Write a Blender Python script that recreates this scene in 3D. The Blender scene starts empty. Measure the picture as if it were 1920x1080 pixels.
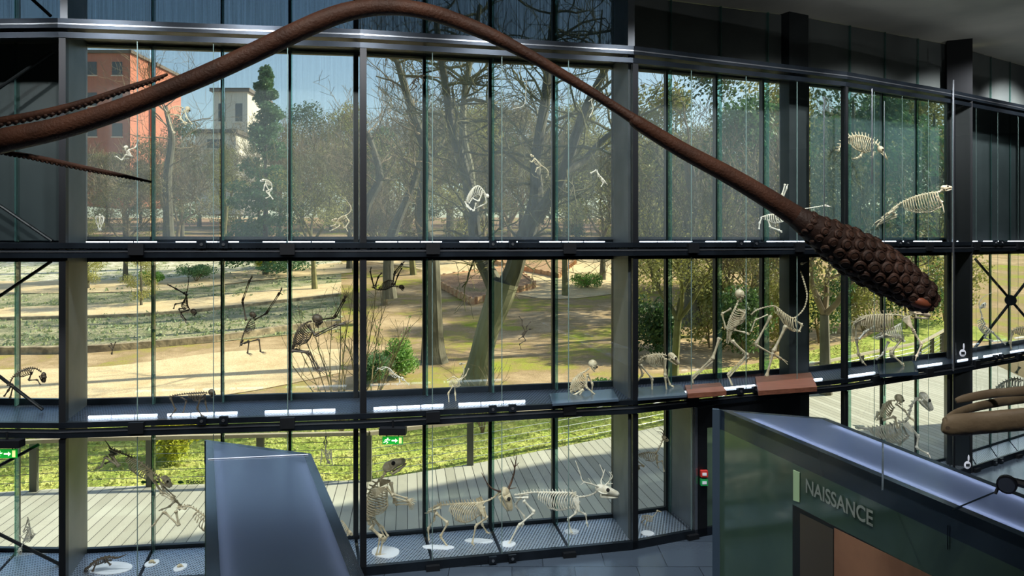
import bpy, bmesh, math, random
from math import sin, cos, pi, radians, sqrt, exp
from mathutils import Vector, Matrix, noise as mnoise
S = bpy.context.scene
COL = S.collection
# ------------------------------------------------------------------ camera, sky, sun, exposure
FPX, HZ = 1400.0, 450.0            # focal length in pixels, image row of the eye level
cam = bpy.data.cameras.new('camera'); cam.sensor_width = 36.0
cam.lens = 36.0 * FPX / 1920.0; cam.shift_y = -(540.0 - HZ) / 1920.0
cam.clip_start = 0.1; cam.clip_end = 2000
co = bpy.data.objects.new('camera', cam); COL.objects.link(co)
co.location = (0, 0, 0); co.rotation_euler = (pi / 2, 0, 0)
S.camera = co
S.view_settings.view_transform = 'Standard'; S.view_settings.look = 'None'
S.view_settings.gamma = 1.0; S.view_settings.use_curve_mapping = False
S.view_settings.exposure = 0.88
S.cycles.transparent_max_bounces = 28
S.cycles.max_bounces = 8
W = bpy.data.worlds.new('sky'); S.world = W; W.use_nodes = True
wn = W.node_tree; bg = wn.nodes['Background']
sky = wn.nodes.new('ShaderNodeTexSky'); sky.sky_type = 'NISHITA'; sky.sun_disc = False
sky.sun_elevation = radians(42); sky.sun_rotation = radians(60); sky.dust_density = 1.2; sky.air_density = 1.0
wn.links.new(sky.outputs[0], bg.inputs[0]); bg.inputs[1].default_value = 0.15
sun = bpy.data.lights.new('sun', 'SUN'); sun.energy = 6.2; sun.angle = radians(0.8); sun.color = (1.0, 0.90, 0.74)
so = bpy.data.objects.new('sun', sun); COL.objects.link(so)
SUNV = Vector((0.84, 0.24, 0.56)).normalized()      # towards the sun
so.rotation_euler = SUNV.to_track_quat('Z', 'Y').to_euler(); so.location = (40, 30, 60)
def lamp(loc, to, e, half, r=0.08, c=(0.95, 0.96, 1.0)):  # added fill lights without fixtures, brightening cases, squid and skeletons
    l = bpy.data.lights.new('gallery_spot', 'SPOT'); l.energy = e; l.color = c; l.shadow_soft_size = r; l.spot_size = radians(2 * half); l.spot_blend = 0.6  # added fill light, no fixture
    o = bpy.data.objects.new('gallery_spot', l); COL.objects.link(o); o.location = loc; o.rotation_euler = (Vector(to) - Vector(loc)).to_track_quat('-Z', 'Y').to_euler()  # added fill light, no fixture
for lx, ly in ((-11, 9.4), (-8, 9.4), (-5, 9.6), (-2, 10.0), (1, 10.7), (4, 11.8), (7.2, 13.4), (10.2, 15.4), (13, 17.8), (16, 20.6)): lamp((lx, ly, 5.25), (lx - .35 * max(0, lx - 2) * .3, ly + 4.4, -3.6), 760, 54, .12)
for tx, tz in ((-4.8, .8), (-3.2, 1.6), (-1.8, 2.2), (-.4, 2.3), (1.1, 1.4), (2.2, .5), (3.2, -.1), (4.1, -.6)): lamp((tx * .8, 3.3, 5.2), (tx, 7.6, tz), 230, 19, .08, (1.0, 0.93, 0.85))
lamp((3.6, 2.6, 5.2), (5.6, 7.6, -1.8), 260, 16)
for ux, uy in ((3.5, 9.0), (8.5, 10.5), (13, 14.5)): lamp((ux, uy, -2.2), (ux + 2.2, uy + 6.0, 5.4), 150, 30)  # added uplights that lift the top panels and ceiling
lamp((8.4, 12.8, -1.0), (11.0, 18.6, -5.0), 420, 22)  # added low spots in mid-air for the bottom-row skeletons
lamp((-9.0, 9.6, -.6), (-7.4, 14.2, -5.0), 210, 30)
lamp((-3.5, 9.6, -.6), (-2.0, 14.6, -5.2), 210, 30)
lamp((.4, 10.4, -.6), (.8, 15.2, -5.2), 210, 30)

# ------------------------------------------------------------------ helpers
def P(px, py, D):
    return Vector(((px - 960.0) / FPX * D, D, (HZ - py) / FPX * D))
class MB:
    def __init__(s): s.v = []; s.f = []; s.m = []
    def add(s, vs, fs, mi=0):
        n = len(s.v); s.v += [tuple(v) for v in vs]
        for f in fs: s.f.append([n + i for i in f]); s.m.append(mi)
    def hexa(s, c, mi=0):          # 8 corners: bottom ring 0-3, top ring 4-7
        s.add(c, [(0, 3, 2, 1), (4, 5, 6, 7), (0, 1, 5, 4), (1, 2, 6, 5), (2, 3, 7, 6), (3, 0, 4, 7)], mi)
    def box(s, a, b, mi=0):
        x0, y0, z0 = a; x1, y1, z1 = b
        s.hexa([(x0, y0, z0), (x1, y0, z0), (x1, y1, z0), (x0, y1, z0), (x0, y0, z1), (x1, y0, z1), (x1, y1, z1), (x0, y1, z1)], mi)
    def obox(s, c, u, v, w, mi=0):   # centre and three half-axis vectors
        c = Vector(c)
        q = [c - u - v - w, c + u - v - w, c + u + v - w, c - u + v - w, c - u - v + w, c + u - v + w, c + u + v + w, c - u + v + w]
        s.hexa(q, mi)
    def tube(s, pts, r, n=6, mi=0, cap=True, flat=None):
        pts = [Vector(p) for p in pts]
        if len(pts) < 2: return
        if not hasattr(r, '__len__'): r = [r] * len(pts)
        N = len(pts); base = len(s.v); up = None
        for i in range(N):
            t = (pts[min(i + 1, N - 1)] - pts[max(i - 1, 0)])
            if t.length < 1e-9: t = Vector((0, 0, 1))
            t.normalize()
            if up is None:
                a = Vector((0, 0, 1)) if abs(t.z) < 0.9 else Vector((1, 0, 0))
                up = (a - t * a.dot(t)).normalized()
            else:
                up = up - t * up.dot(t)
                up = up.normalized() if up.length > 1e-6 else t.orthogonal().normalized()
            sd = t.cross(up)
            for k in range(n):
                an = 2 * pi * k / n
                ru = r[i] * (flat if flat else 1.0)
                s.v.append(tuple(pts[i] + sd * (cos(an) * r[i]) + up * (sin(an) * ru)))
        for i in range(N - 1):
            for k in range(n):
                a = base + i * n + k; b = base + i * n + (k + 1) % n
                s.f.append([a, b, b + n, a + n]); s.m.append(mi)
        if cap:
            s.f.append([base + k for k in range(n)][::-1]); s.m.append(mi)
            s.f.append([base + (N - 1) * n + k for k in range(n)]); s.m.append(mi)
    def ball(s, c, rx, ry=None, rz=None, R=None, nu=10, nv=7, mi=0, fn=None):
        ry = ry or rx; rz = rz or rx; c = Vector(c); base = len(s.v)
        def put(x, y, z):
            q = Vector((x * rx, y * ry, z * rz))
            if fn: q = fn(q)
            if R is not None: q = R @ q
            s.v.append(tuple(c + q))
        put(0, 0, -1)
        for j in range(1, nv):
            ph = -pi / 2 + pi * j / nv
            for i in range(nu):
                th = 2 * pi * i / nu; put(cos(ph) * cos(th), cos(ph) * sin(th), sin(ph))
        put(0, 0, 1); top = len(s.v) - 1
        for i in range(nu):
            s.f.append([base, base + 1 + (i + 1) % nu, base + 1 + i]); s.m.append(mi)
            b = base + 1 + (nv - 2) * nu; s.f.append([top, b + i, b + (i + 1) % nu]); s.m.append(mi)
        for j in range(nv - 2):
            for i in range(nu):
                a = base + 1 + j * nu + i; b = base + 1 + j * nu + (i + 1) % nu
                s.f.append([a, b, b + nu, a + nu]); s.m.append(mi)
    def build(s, name, mats, parent=None, smooth=False, label=None):
        me = bpy.data.meshes.new(name); me.from_pydata(s.v, [], s.f)
        if not isinstance(mats, (list, tuple)): mats = [mats]
        for m in mats: me.materials.append(m)
        if len(mats) > 1: me.polygons.foreach_set('material_index', s.m)
        if smooth: me.polygons.foreach_set('use_smooth', [True] * len(me.polygons))
        me.update()
        o = bpy.data.objects.new(name, me); COL.objects.link(o)
        if parent: 
            o.parent = parent; o.matrix_parent_inverse = Matrix.Translation(-Vector(parent.location))
        if label: o['label'] = label
        return o
def tag(o, label, cat, group=None, kind=None):
    o['label'] = label; o['category'] = cat
    if group: o['group'] = group
    if kind: o['kind'] = kind
    return o
def empty(name, loc, label, cat, group=None):
    o = bpy.data.objects.new(name, None); COL.objects.link(o); o.location = loc; o.empty_display_size = 0.1
    return tag(o, label, cat, group)
def struct(o, label=None, cat=None):
    o['kind'] = 'structure'
    if label: o['label'] = label
    if cat: o['category'] = cat
    return o
def tbl(x, T):
    if x <= T[0][0]: return T[0][1]
    for (a, b), (c, d) in zip(T, T[1:]):
        if x <= c: return b + (d - b) * (x - a) / (c - a)
    return T[-1][1]
def spl(pts, n=8):                    # Catmull-Rom through tuples of any length
    out = []; L = len(pts)
    for i in range(L - 1):
        p0 = pts[max(i - 1, 0)]; p1 = pts[i]; p2 = pts[i + 1]; p3 = pts[min(i + 2, L - 1)]
        for k in range(n):
            t = k / n
            out.append(tuple(0.5 * (2 * b + (c - a) * t + (2 * a - 5 * b + 4 * c - d) * t * t + (3 * b - a - 3 * c + d) * t ** 3) for a, b, c, d in zip(p0, p1, p2, p3)))
    out.append(tuple(pts[-1])); return out

# ------------------------------------------------------------------ materials
def lin(c): return tuple(((v / 255.0) / 12.92 if v <= 10 else (((v / 255.0) + 0.055) / 1.055) ** 2.4) for v in c) + (1,)
def mat(name, c, rough=0.5, metal=0.0, c2=None, scale=5.0, bump=0.0, bscale=None, emit=None, estr=0.0, detail=4, spec=None, stretch=None, sub=0.0):
    m = bpy.data.materials.new(name); m.use_nodes = True; nt = m.node_tree; b = nt.nodes['Principled BSDF']
    b.inputs['Base Color'].default_value = lin(c); b.inputs['Roughness'].default_value = rough; b.inputs['Metallic'].default_value = metal
    if spec is not None: b.inputs['Specular IOR Level'].default_value = spec
    if c2 or bump:
        tc = nt.nodes.new('ShaderNodeTexCoord'); mp = nt.nodes.new('ShaderNodeMapping')
        nt.links.new(tc.outputs['Object'], mp.inputs[0])
        if stretch: mp.inputs['Scale'].default_value = stretch
    if c2:
        n = nt.nodes.new('ShaderNodeTexNoise'); n.inputs['Scale'].default_value = scale; n.inputs['Detail'].default_value = detail
        nt.links.new(mp.outputs[0], n.inputs[0])
        r = nt.nodes.new('ShaderNodeValToRGB'); r.color_ramp.elements[0].position = 0.35; r.color_ramp.elements[1].position = 0.65
        r.color_ramp.elements[0].color = lin(c); r.color_ramp.elements[1].color = lin(c2)
        nt.links.new(n.outputs['Fac'], r.inputs[0]); nt.links.new(r.outputs[0], b.inputs['Base Color'])
    if bump:
        n2 = nt.nodes.new('ShaderNodeTexNoise'); n2.inputs['Scale'].default_value = bscale or scale * 3; n2.inputs['Detail'].default_value = 5
        nt.links.new(mp.outputs[0], n2.inputs[0])
        bp = nt.nodes.new('ShaderNodeBump'); bp.inputs['Strength'].default_value = bump; bp.inputs['Distance'].default_value = 0.05
        nt.links.new(n2.outputs['Fac'], bp.inputs['Height']); nt.links.new(bp.outputs[0], b.inputs['Normal'])
    if emit:
        b.inputs['Emission Color'].default_value = lin(emit); b.inputs['Emission Strength'].default_value = estr
    return m
def glassmat(name, tint, k=0.8, dif=0.0, difc=(120, 140, 140), rough=0.0):
    m = bpy.data.materials.new(name); m.use_nodes = True; nt = m.node_tree; N = nt.nodes; N.remove(N['Principled BSDF'])
    out = N['Material Output']; tr = N.new('ShaderNodeBsdfTransparent'); tr.inputs[0].default_value = tint
    gl = N.new('ShaderNodeBsdfGlossy'); gl.inputs['Roughness'].default_value = rough; gl.inputs[0].default_value = (0.9, 0.95, 0.95, 1)
    fr = N.new('ShaderNodeLayerWeight'); fr.inputs[0].default_value = 0.5
    pw = N.new('ShaderNodeMath'); pw.operation = 'POWER'; pw.inputs[1].default_value = 5.0; nt.links.new(fr.outputs['Facing'], pw.inputs[0])
    mu = N.new('ShaderNodeMath'); mu.operation = 'MULTIPLY_ADD'; mu.inputs[1].default_value = 0.9 * k; mu.inputs[2].default_value = 0.035 * k; nt.links.new(pw.outputs[0], mu.inputs[0])
    mx = N.new('ShaderNodeMixShader'); nt.links.new(mu.outputs[0], mx.inputs[0]); nt.links.new(tr.outputs[0], mx.inputs[1]); nt.links.new(gl.outputs[0], mx.inputs[2])
    last = mx
    if dif:
        d = N.new('ShaderNodeBsdfDiffuse'); d.inputs[0].default_value = lin(difc)
        m2 = N.new('ShaderNodeMixShader'); m2.inputs[0].default_value = dif; nt.links.new(mx.outputs[0], m2.inputs[1]); nt.links.new(d.outputs[0], m2.inputs[2]); last = m2
    nt.links.new(last.outputs[0], out.inputs[0]); return m
def blindmat(name, trans, col, fabcol, scale=60):
    m = bpy.data.materials.new(name); m.use_nodes = True; nt = m.node_tree; N = nt.nodes; N.remove(N['Principled BSDF'])
    out = N['Material Output']; tr = N.new('ShaderNodeBsdfTransparent'); tr.inputs[0].default_value = col
    tl = N.new('ShaderNodeBsdfTranslucent'); tl.inputs[0].default_value = lin(fabcol)
    df = N.new('ShaderNodeBsdfDiffuse'); df.inputs[0].default_value = lin(fabcol)
    a = N.new('ShaderNodeAddShader'); a2 = N.new('ShaderNodeMixShader'); a2.inputs[0].default_value = 0.5
    nt.links.new(tl.outputs[0], a2.inputs[1]); nt.links.new(df.outputs[0], a2.inputs[2])
    tc = N.new('ShaderNodeTexCoord'); w = N.new('ShaderNodeTexNoise'); mp = N.new('ShaderNodeMapping'); mp.inputs['Scale'].default_value = (scale, scale, 0.6)
    nt.links.new(tc.outputs['Object'], mp.inputs[0]); nt.links.new(mp.outputs[0], w.inputs[0]); w.inputs['Scale'].default_value = 1.0
    r = N.new('ShaderNodeMapRange'); r.inputs[3].default_value = 1 - trans - 0.04; r.inputs[4].default_value = 1 - trans + 0.04
    r.inputs[1].default_value = 0.3; r.inputs[2].default_value = 0.7
    nt.links.new(w.outputs['Fac'], r.inputs[0])
    mx = N.new('ShaderNodeMixShader'); nt.links.new(r.outputs[0], mx.inputs[0]); nt.links.new(tr.outputs[0], mx.inputs[1]); nt.links.new(a2.outputs[0], mx.inputs[2])
    nt.links.new(mx.outputs[0], out.inputs[0]); return m
M = {}
M['black'] = mat('black_metal', (16, 19, 22), 0.45, 0.3)
M['frame'] = mat('dark_frame_metal', (30, 36, 42), 0.32, 0.7, c2=(40, 48, 56), scale=2)
M['grey'] = mat('grey_panel_metal', (92, 98, 102), 0.45, 0.5, c2=(108, 112, 116), scale=1.5)
M['dkgrey'] = mat('dark_grey_panel', (44, 50, 52), 0.4, 0.4, c2=(54, 60, 62), scale=1.5)
M['wall'] = mat('dark_wall_panel', (34, 37, 36), 0.6, 0.0, c2=(42, 45, 44), scale=1.2)
M['ceil'] = mat('ceiling_panel', (160, 160, 148), 0.6, c2=(176, 176, 162), scale=0.8)
M['floor'] = mat('floor_stone', (52, 62, 72), 0.22, c2=(60, 70, 80), scale=3, bump=0.02)
M['glass'] = glassmat('showcase_glass', (0.96, 0.98, 0.965, 1), 0.9)
M['wglass'] = glassmat('window_glass', (0.94, 0.965, 0.925, 1), 0.9)
M['fin'] = glassmat('glass_fin', (0.62, 0.82, 0.76, 1), 1.0, dif=0.15, difc=(110, 150, 150))
M['blind'] = blindmat('sheer_blind', 0.60, (0.98, 0.98, 1.0, 1), (138, 144, 148))
M['dblind'] = blindmat('dark_blue_blind', 0.14, (0.75, 0.9, 1.0, 1), (30, 42, 54))
M['tblind'] = blindmat('teal_sheer_blind', 0.42, (0.9, 1.0, 1.0, 1), (96, 118, 120))
M['dblind2'] = blindmat('charcoal_blind', 0.06, (0.75, 0.9, 1.0, 1), (34, 42, 46))
M['panel'] = mat('blackout_panel', (92, 98, 96), 0.5, 0.0, c2=(104, 110, 106), scale=1.0)
M['panel2'] = mat('blackout_panel_dark', (36, 44, 46), 0.5, 0.0, c2=(44, 52, 54), scale=1.0)
M['seam'] = mat('glass_edge', (116, 140, 134), 0.2, 0.3)
M['grate'] = None
M['bone'] = mat('bone', (222, 208, 178), 0.5, c2=(192, 174, 140), scale=14, bump=0.15)
M['bonew'] = mat('pale_bone', (240, 234, 220), 0.5, c2=(214, 204, 182), scale=14, bump=0.1)
M['boned'] = mat('dark_bone', (92, 78, 62), 0.5, c2=(66, 56, 44), scale=14, bump=0.15)  # bone copy darkened for backlit skeletons; also the brown lizard
M['antler'] = mat('antler_brown', (110, 78, 56), 0.55, c2=(70, 48, 36), scale=9)
M['white'] = mat('white_base', (225, 228, 235), 0.4)
M['wood'] = mat('tray_wood', (124, 78, 58), 0.5, c2=(98, 60, 44), scale=3, stretch=(1, 8, 8))
M['ledw'] = mat('led_diffuser', (240, 245, 255), 0.4, emit=(225, 235, 255), estr=2.6)
M['steel'] = mat('steel', (150, 155, 160), 0.25, 0.9)
M['green'] = mat('exit_sign_green', (20, 150, 50), 0.4, emit=(10, 170, 50), estr=0.25)
M['signw'] = mat('exit_sign_symbol', (235, 250, 215), 0.4, emit=(235, 255, 200), estr=0.9)
M['signy'] = mat('exit_sign_door', (200, 200, 120), 0.4, emit=(205, 205, 130), estr=0.6)

def gratemat(ca=(214, 220, 232), cb=(70, 78, 92)):
    m = mat('perforated_steel', (120, 128, 138), 0.30, 0.85)
    nt = m.node_tree; b = nt.nodes['Principled BSDF']; N = nt.nodes
    tc = N.new('ShaderNodeTexCoord'); mp = N.new('ShaderNodeMapping'); mp.inputs['Rotation'].default_value = (0, 0, 0.25); mp.inputs['Scale'].default_value = (1, 1, 1)
    nt.links.new(tc.outputs['Object'], mp.inputs[0])
    w = N.new('ShaderNodeTexWave'); w.inputs['Scale'].default_value = 5.2; w.wave_type = 'BANDS'; w.bands_direction = 'X'
    w2 = N.new('ShaderNodeTexWave'); w2.inputs['Scale'].default_value = 5.2; w2.wave_type = 'BANDS'; w2.bands_direction = 'Y'
    nt.links.new(mp.outputs[0], w.inputs[0]); nt.links.new(mp.outputs[0], w2.inputs[0])
    mm = N.new('ShaderNodeMath'); mm.operation = 'MULTIPLY'; nt.links.new(w.outputs['Fac'], mm.inputs[0]); nt.links.new(w2.outputs['Fac'], mm.inputs[1])
    r = N.new('ShaderNodeValToRGB'); r.color_ramp.elements[0].position = 0.25; r.color_ramp.elements[1].position = 0.5
    r.color_ramp.elements[0].color = lin(ca); r.color_ramp.elements[1].color = lin(cb)
    nt.links.new(mm.outputs[0], r.inputs[0]); nt.links.new(r.outputs[0], b.inputs['Base Color'])
    bp = N.new('ShaderNodeBump'); bp.inputs['Strength'].default_value = 0.6; bp.inputs['Distance'].default_value = 0.02; bp.invert = True
    nt.links.new(mm.outputs[0], bp.inputs['Height']); nt.links.new(bp.outputs[0], b.inputs['Normal'])
    return m
M['grate'] = gratemat(); M['grate2'] = gratemat((110, 120, 138), (30, 36, 46)); M['grate2'].name = 'shelf_grating'
M['frost'] = glassmat('door_glass', (0.45, 0.55, 0.50, 1), 1.0, dif=0.45, difc=(120, 140, 120))

# ------------------------------------------------------------------ facade geometry
def PX(px, D): return ((px - 960.0) / FPX * D, D)
FR = [(-13.3, 13.5), PX(111, 13.3), PX(675, 14.0), PX(1186, 15.2), PX(1584, 17.5), PX(1787, 19.7), PX(1945, 22.3), PX(2070, 25.5)]
BK = [(-13.7, 14.9), PX(155, 14.7), PX(667, 15.4), PX(1152, 16.6), PX(1512, 18.4), PX(1777, 20.9), PX(1925, 23.6), PX(2060, 26.8)]
NB = len(FR) - 1
def FB(t, o):
    """plan point: t runs along the bays, o=0 showcase glass line, o=1 window line"""
    i = int(math.floor(t + 1)); i = max(0, min(NB - 1, i)); u = t + 1 - i
    f = [FR[i][k] + (FR[i + 1][k] - FR[i][k]) * u for k in (0, 1)]
    b = [BK[i][k] + (BK[i + 1][k] - BK[i][k]) * u for k in (0, 1)]
    return (f[0] + (b[0] - f[0]) * o, f[1] + (b[1] - f[1]) * o)
def fpt(t, o, z): x, y = FB(t, o); return Vector((x, y, z))
def fdepth(px, o):                      # depth where the view ray of a column meets the o surface
    lo, hi = -1.0, NB - 1.0
    for _ in range(40):
        m = (lo + hi) / 2; x, y = FB(m, o)
        if x / y * FPX + 960 < px: lo = m
        else: hi = m
    return FB(lo, o)[1]
def seg(mb, t0, t1, o0, o1, z0, z1, mi=0):
    i = math.floor(t0 + 1e-6)
    a = []
    def q(t, o):                        # both ends read from the same bay, so bays meet cleanly
        j = max(0, min(NB - 1, int(i + 1))); u = t + 1 - j
        f = [FR[j][k] + (FR[j + 1][k] - FR[j][k]) * u for k in (0, 1)]; b = [BK[j][k] + (BK[j + 1][k] - BK[j][k]) * u for k in (0, 1)]
        return (f[0] + (b[0] - f[0]) * o, f[1] + (b[1] - f[1]) * o)
    for z in (z0, z1):
        for (t, o) in ((t0, o0), (t1, o0), (t1, o1), (t0, o1)):
            x, y = q(t, o); a.append((x, y, z))
    mb.hexa(a, mi)
ZF, ZL, ZM, ZT, ZC = -6.3, -3.25, -0.05, 3.75, 5.45   # floor, lower shelf, middle shelf, top rail, ceiling
BAYN = ['bay at the far left edge', 'first full bay from the left', 'central bay', 'bay right of the centre', 'narrow bay behind the round-suckered club', 'far right bay', 'last bay at the right edge']
ROWS = [('bottom', ZF + 0.12, ZL - 0.30), ('middle', ZL, ZM - 0.32), ('upper', ZM, ZT + 0.11), ('topmost', ZT + 0.24, ZC)]

# room shell
b = MB(); b.box((-24, -10, ZF - 0.3), (34, 27, ZF)); 
def poly_prism(mb, pts, z0, z1, mi=0):
    n = len(pts); vs = [(x, y, z0) for x, y in pts] + [(x, y, z1) for x, y in pts]
    fs = [list(range(n))[::-1], list(range(n, 2 * n))] + [[i, (i + 1) % n, n + (i + 1) % n, n + i] for i in range(n)]
    mb.add(vs, fs, mi)
inner = [BK[0]] + BK[1:]
room = [(-24, -10), (34, -10), (34, 27.5)] + list(reversed(BK)) + [(-24, 15.0)]
b = MB(); poly_prism(b, room, ZF - 0.3, ZF); struct(b.build('floor', M['floor']), 'dark blue-grey stone tile floor', 'floor')
b = MB(); poly_prism(b, room, ZC, ZC + 0.5); struct(b.build('ceiling', M['ceil']), 'dim grey-brown suspended ceiling', 'ceiling')
for nm, a, c in (('wall_left', (-24.3, -10, ZF - .3), (-24, 15, ZC + .5)), ('wall_back', (-24, -10.3, ZF - .3), (34, -10, ZC + .5)), ('wall_right', (34, -10, ZF - .3), (34.3, 27.5, ZC + .5)),
                 ('wall_far_right', (BK[-1][0], BK[-1][1], ZF - .3), (34, BK[-1][1] + .3, ZC + .5)), ('wall_far_left', (-24, 14.9, ZF - .3), (-13.7, 15.2, ZC + .5))):
    b = MB(); b.box(a, c); struct(b.build(nm, M['wall']), nm.replace('_', ' ') + ' of the dark gallery', 'wall')
# grout lines of the floor tiles
def floor_nodes():
    m = M['floor']; nt = m.node_tree; N = nt.nodes; bs = N['Principled BSDF']
    tc = N.new('ShaderNodeTexCoord'); br = N.new('ShaderNodeTexBrick'); br.inputs['Scale'].default_value = 1.0
    br.inputs['Brick Width'].default_value = 1.2; br.inputs['Row Height'].default_value = 1.2; br.inputs['Mortar Size'].default_value = 0.008; br.offset = 0.5
    br.inputs['Color1'].default_value = lin((50, 60, 70)); br.inputs['Color2'].default_value = lin((58, 68, 78)); br.inputs['Mortar'].default_value = lin((28, 34, 40))
    nt.links.new(tc.outputs['Object'], br.inputs[0]); nt.links.new(br.outputs[0], bs.inputs['Base Color'])
floor_nodes()

# windows: one per bay and row, with its own mullions and panes
wn_ = 0
def fin_label(): return None
for bi in range(NB):
    t0 = bi - 1
    for ri, (rn, z0, z1) in enumerate(ROWS):
        wn_ += 1
        root = empty('window_%d' % wn_, fpt(t0 + .5, 1, z0), '%s window row, %s' % (rn, BAYN[bi]), 'window'); root['kind'] = 'structure'
        fb = MB(); e = 0.035
        zb = z0 + (0.02 if ri else 0.0)
        seg(fb, t0, t0 + 1, 0.98, 1.05, zb - 0.05, zb + 0.10); seg(fb, t0, t0 + 1, 0.98, 1.05, z1 - 0.06, z1 + 0.02)
        fb.build('window_frame', M['frame'], root)
        for k in range(5):
            t = t0 + k / 4.0; w = 0.009 if k in (0, 4) else 0.0055
            ta, tb = max(t - w, t0), min(t + w, t0 + 1)
            mbx = MB(); seg(mbx, ta, tb, 0.96, 1.06, z0, z1); mbx.build('mullion', M['black'], root)
            if 0 < k < 4 and bi < 6:          # glass fin behind each inner mullion
                g = MB(); seg(g, t + .004, t + .010, 0.84, 0.96, z0 + .02, z1 - .02); g.build('glass_fin', M['fin'], root)
        for k in range(4):
            g = MB(); seg(g, t0 + k / 4 + .004, t0 + (k + 1) / 4 - .004, 1.0, 1.012, z0 + .05, z1 - .04); g.build('window_pane', M['wglass'], root)
        # blinds in the two upper rows
        if ri >= 2:
            dark = ri == 3 or bi in (0, 5, 6)
            g = MB(); nn = 24
            for k in range(4):
                e_ = .008 if ri == 2 else .0008; a0 = t0 + k / 4 + e_; a1 = t0 + (k + 1) / 4 - e_
                vs = []; 
                for j in range(nn + 1):
                    p = FB(a0 + (a1 - a0) * j / nn * .999, 0.93 + 0.004 * (j % 2)); vs += [(p[0], p[1], z0 + .06), (p[0], p[1], z1 - .03)]
                g.add(vs, [(2 * j, 2 * j + 2, 2 * j + 3, 2 * j + 1) for j in range(nn)])
            opaque = (ri == 3 and bi >= 3) or (ri == 2 and bi in (0, 5, 6))
            if opaque:
                br = empty('blackout_panel', fpt(t0 + .5, .9, z0), 'dark opaque blackout panels over the %s windows, %s' % (rn, BAYN[bi]), 'panel')
                def leaf(a_, c_):
                    if c_ > a_ + .003: g = MB(); seg(g, a_, c_, 0.90, 0.93, z0 + .04, z1 - .02); g.build('panel_leaf', M['panel' if ri == 3 else 'panel2'], br)
                for k in range(4):
                    a_, c_ = t0 + k / 4, t0 + (k + 1) / 4 - .0015
                    for (p_, q_) in ((-.02, .03), (1.97, 2.03), (2.838, 2.962), (4.0, 4.18)):
                        if a_ < q_ and c_ > p_: leaf(a_, p_); a_ = q_
                    leaf(a_, c_)
                continue
            o = g.build('window_blind', M['dblind2'] if ri == 3 and bi == 2 else M['dblind' if dark else ('tblind' if bi == 4 else 'blind')])
            tag(o, '%s pleated blind over the %s windows, %s' % ('dark blue-grey' if dark else 'sheer see-through', rn, BAYN[bi]), 'blind', None)

# outside slab edges between the window rows (opaque spandrels)
for k, (z0, z1) in enumerate(((ZL - .30, ZL + .02), (ZM - .32, ZM + .02), (ZT + .11, ZT + .24), (ZC, ZC + 1.2))):
    for bi in range(NB):
        b = MB(); seg(b, bi - 1, bi, 1.0, 1.10, z0, z1); struct(b.build('trim_%d' % (k * NB + bi + 1), M['frame']), 'dark spandrel beam between window rows', 'trim')

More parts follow.
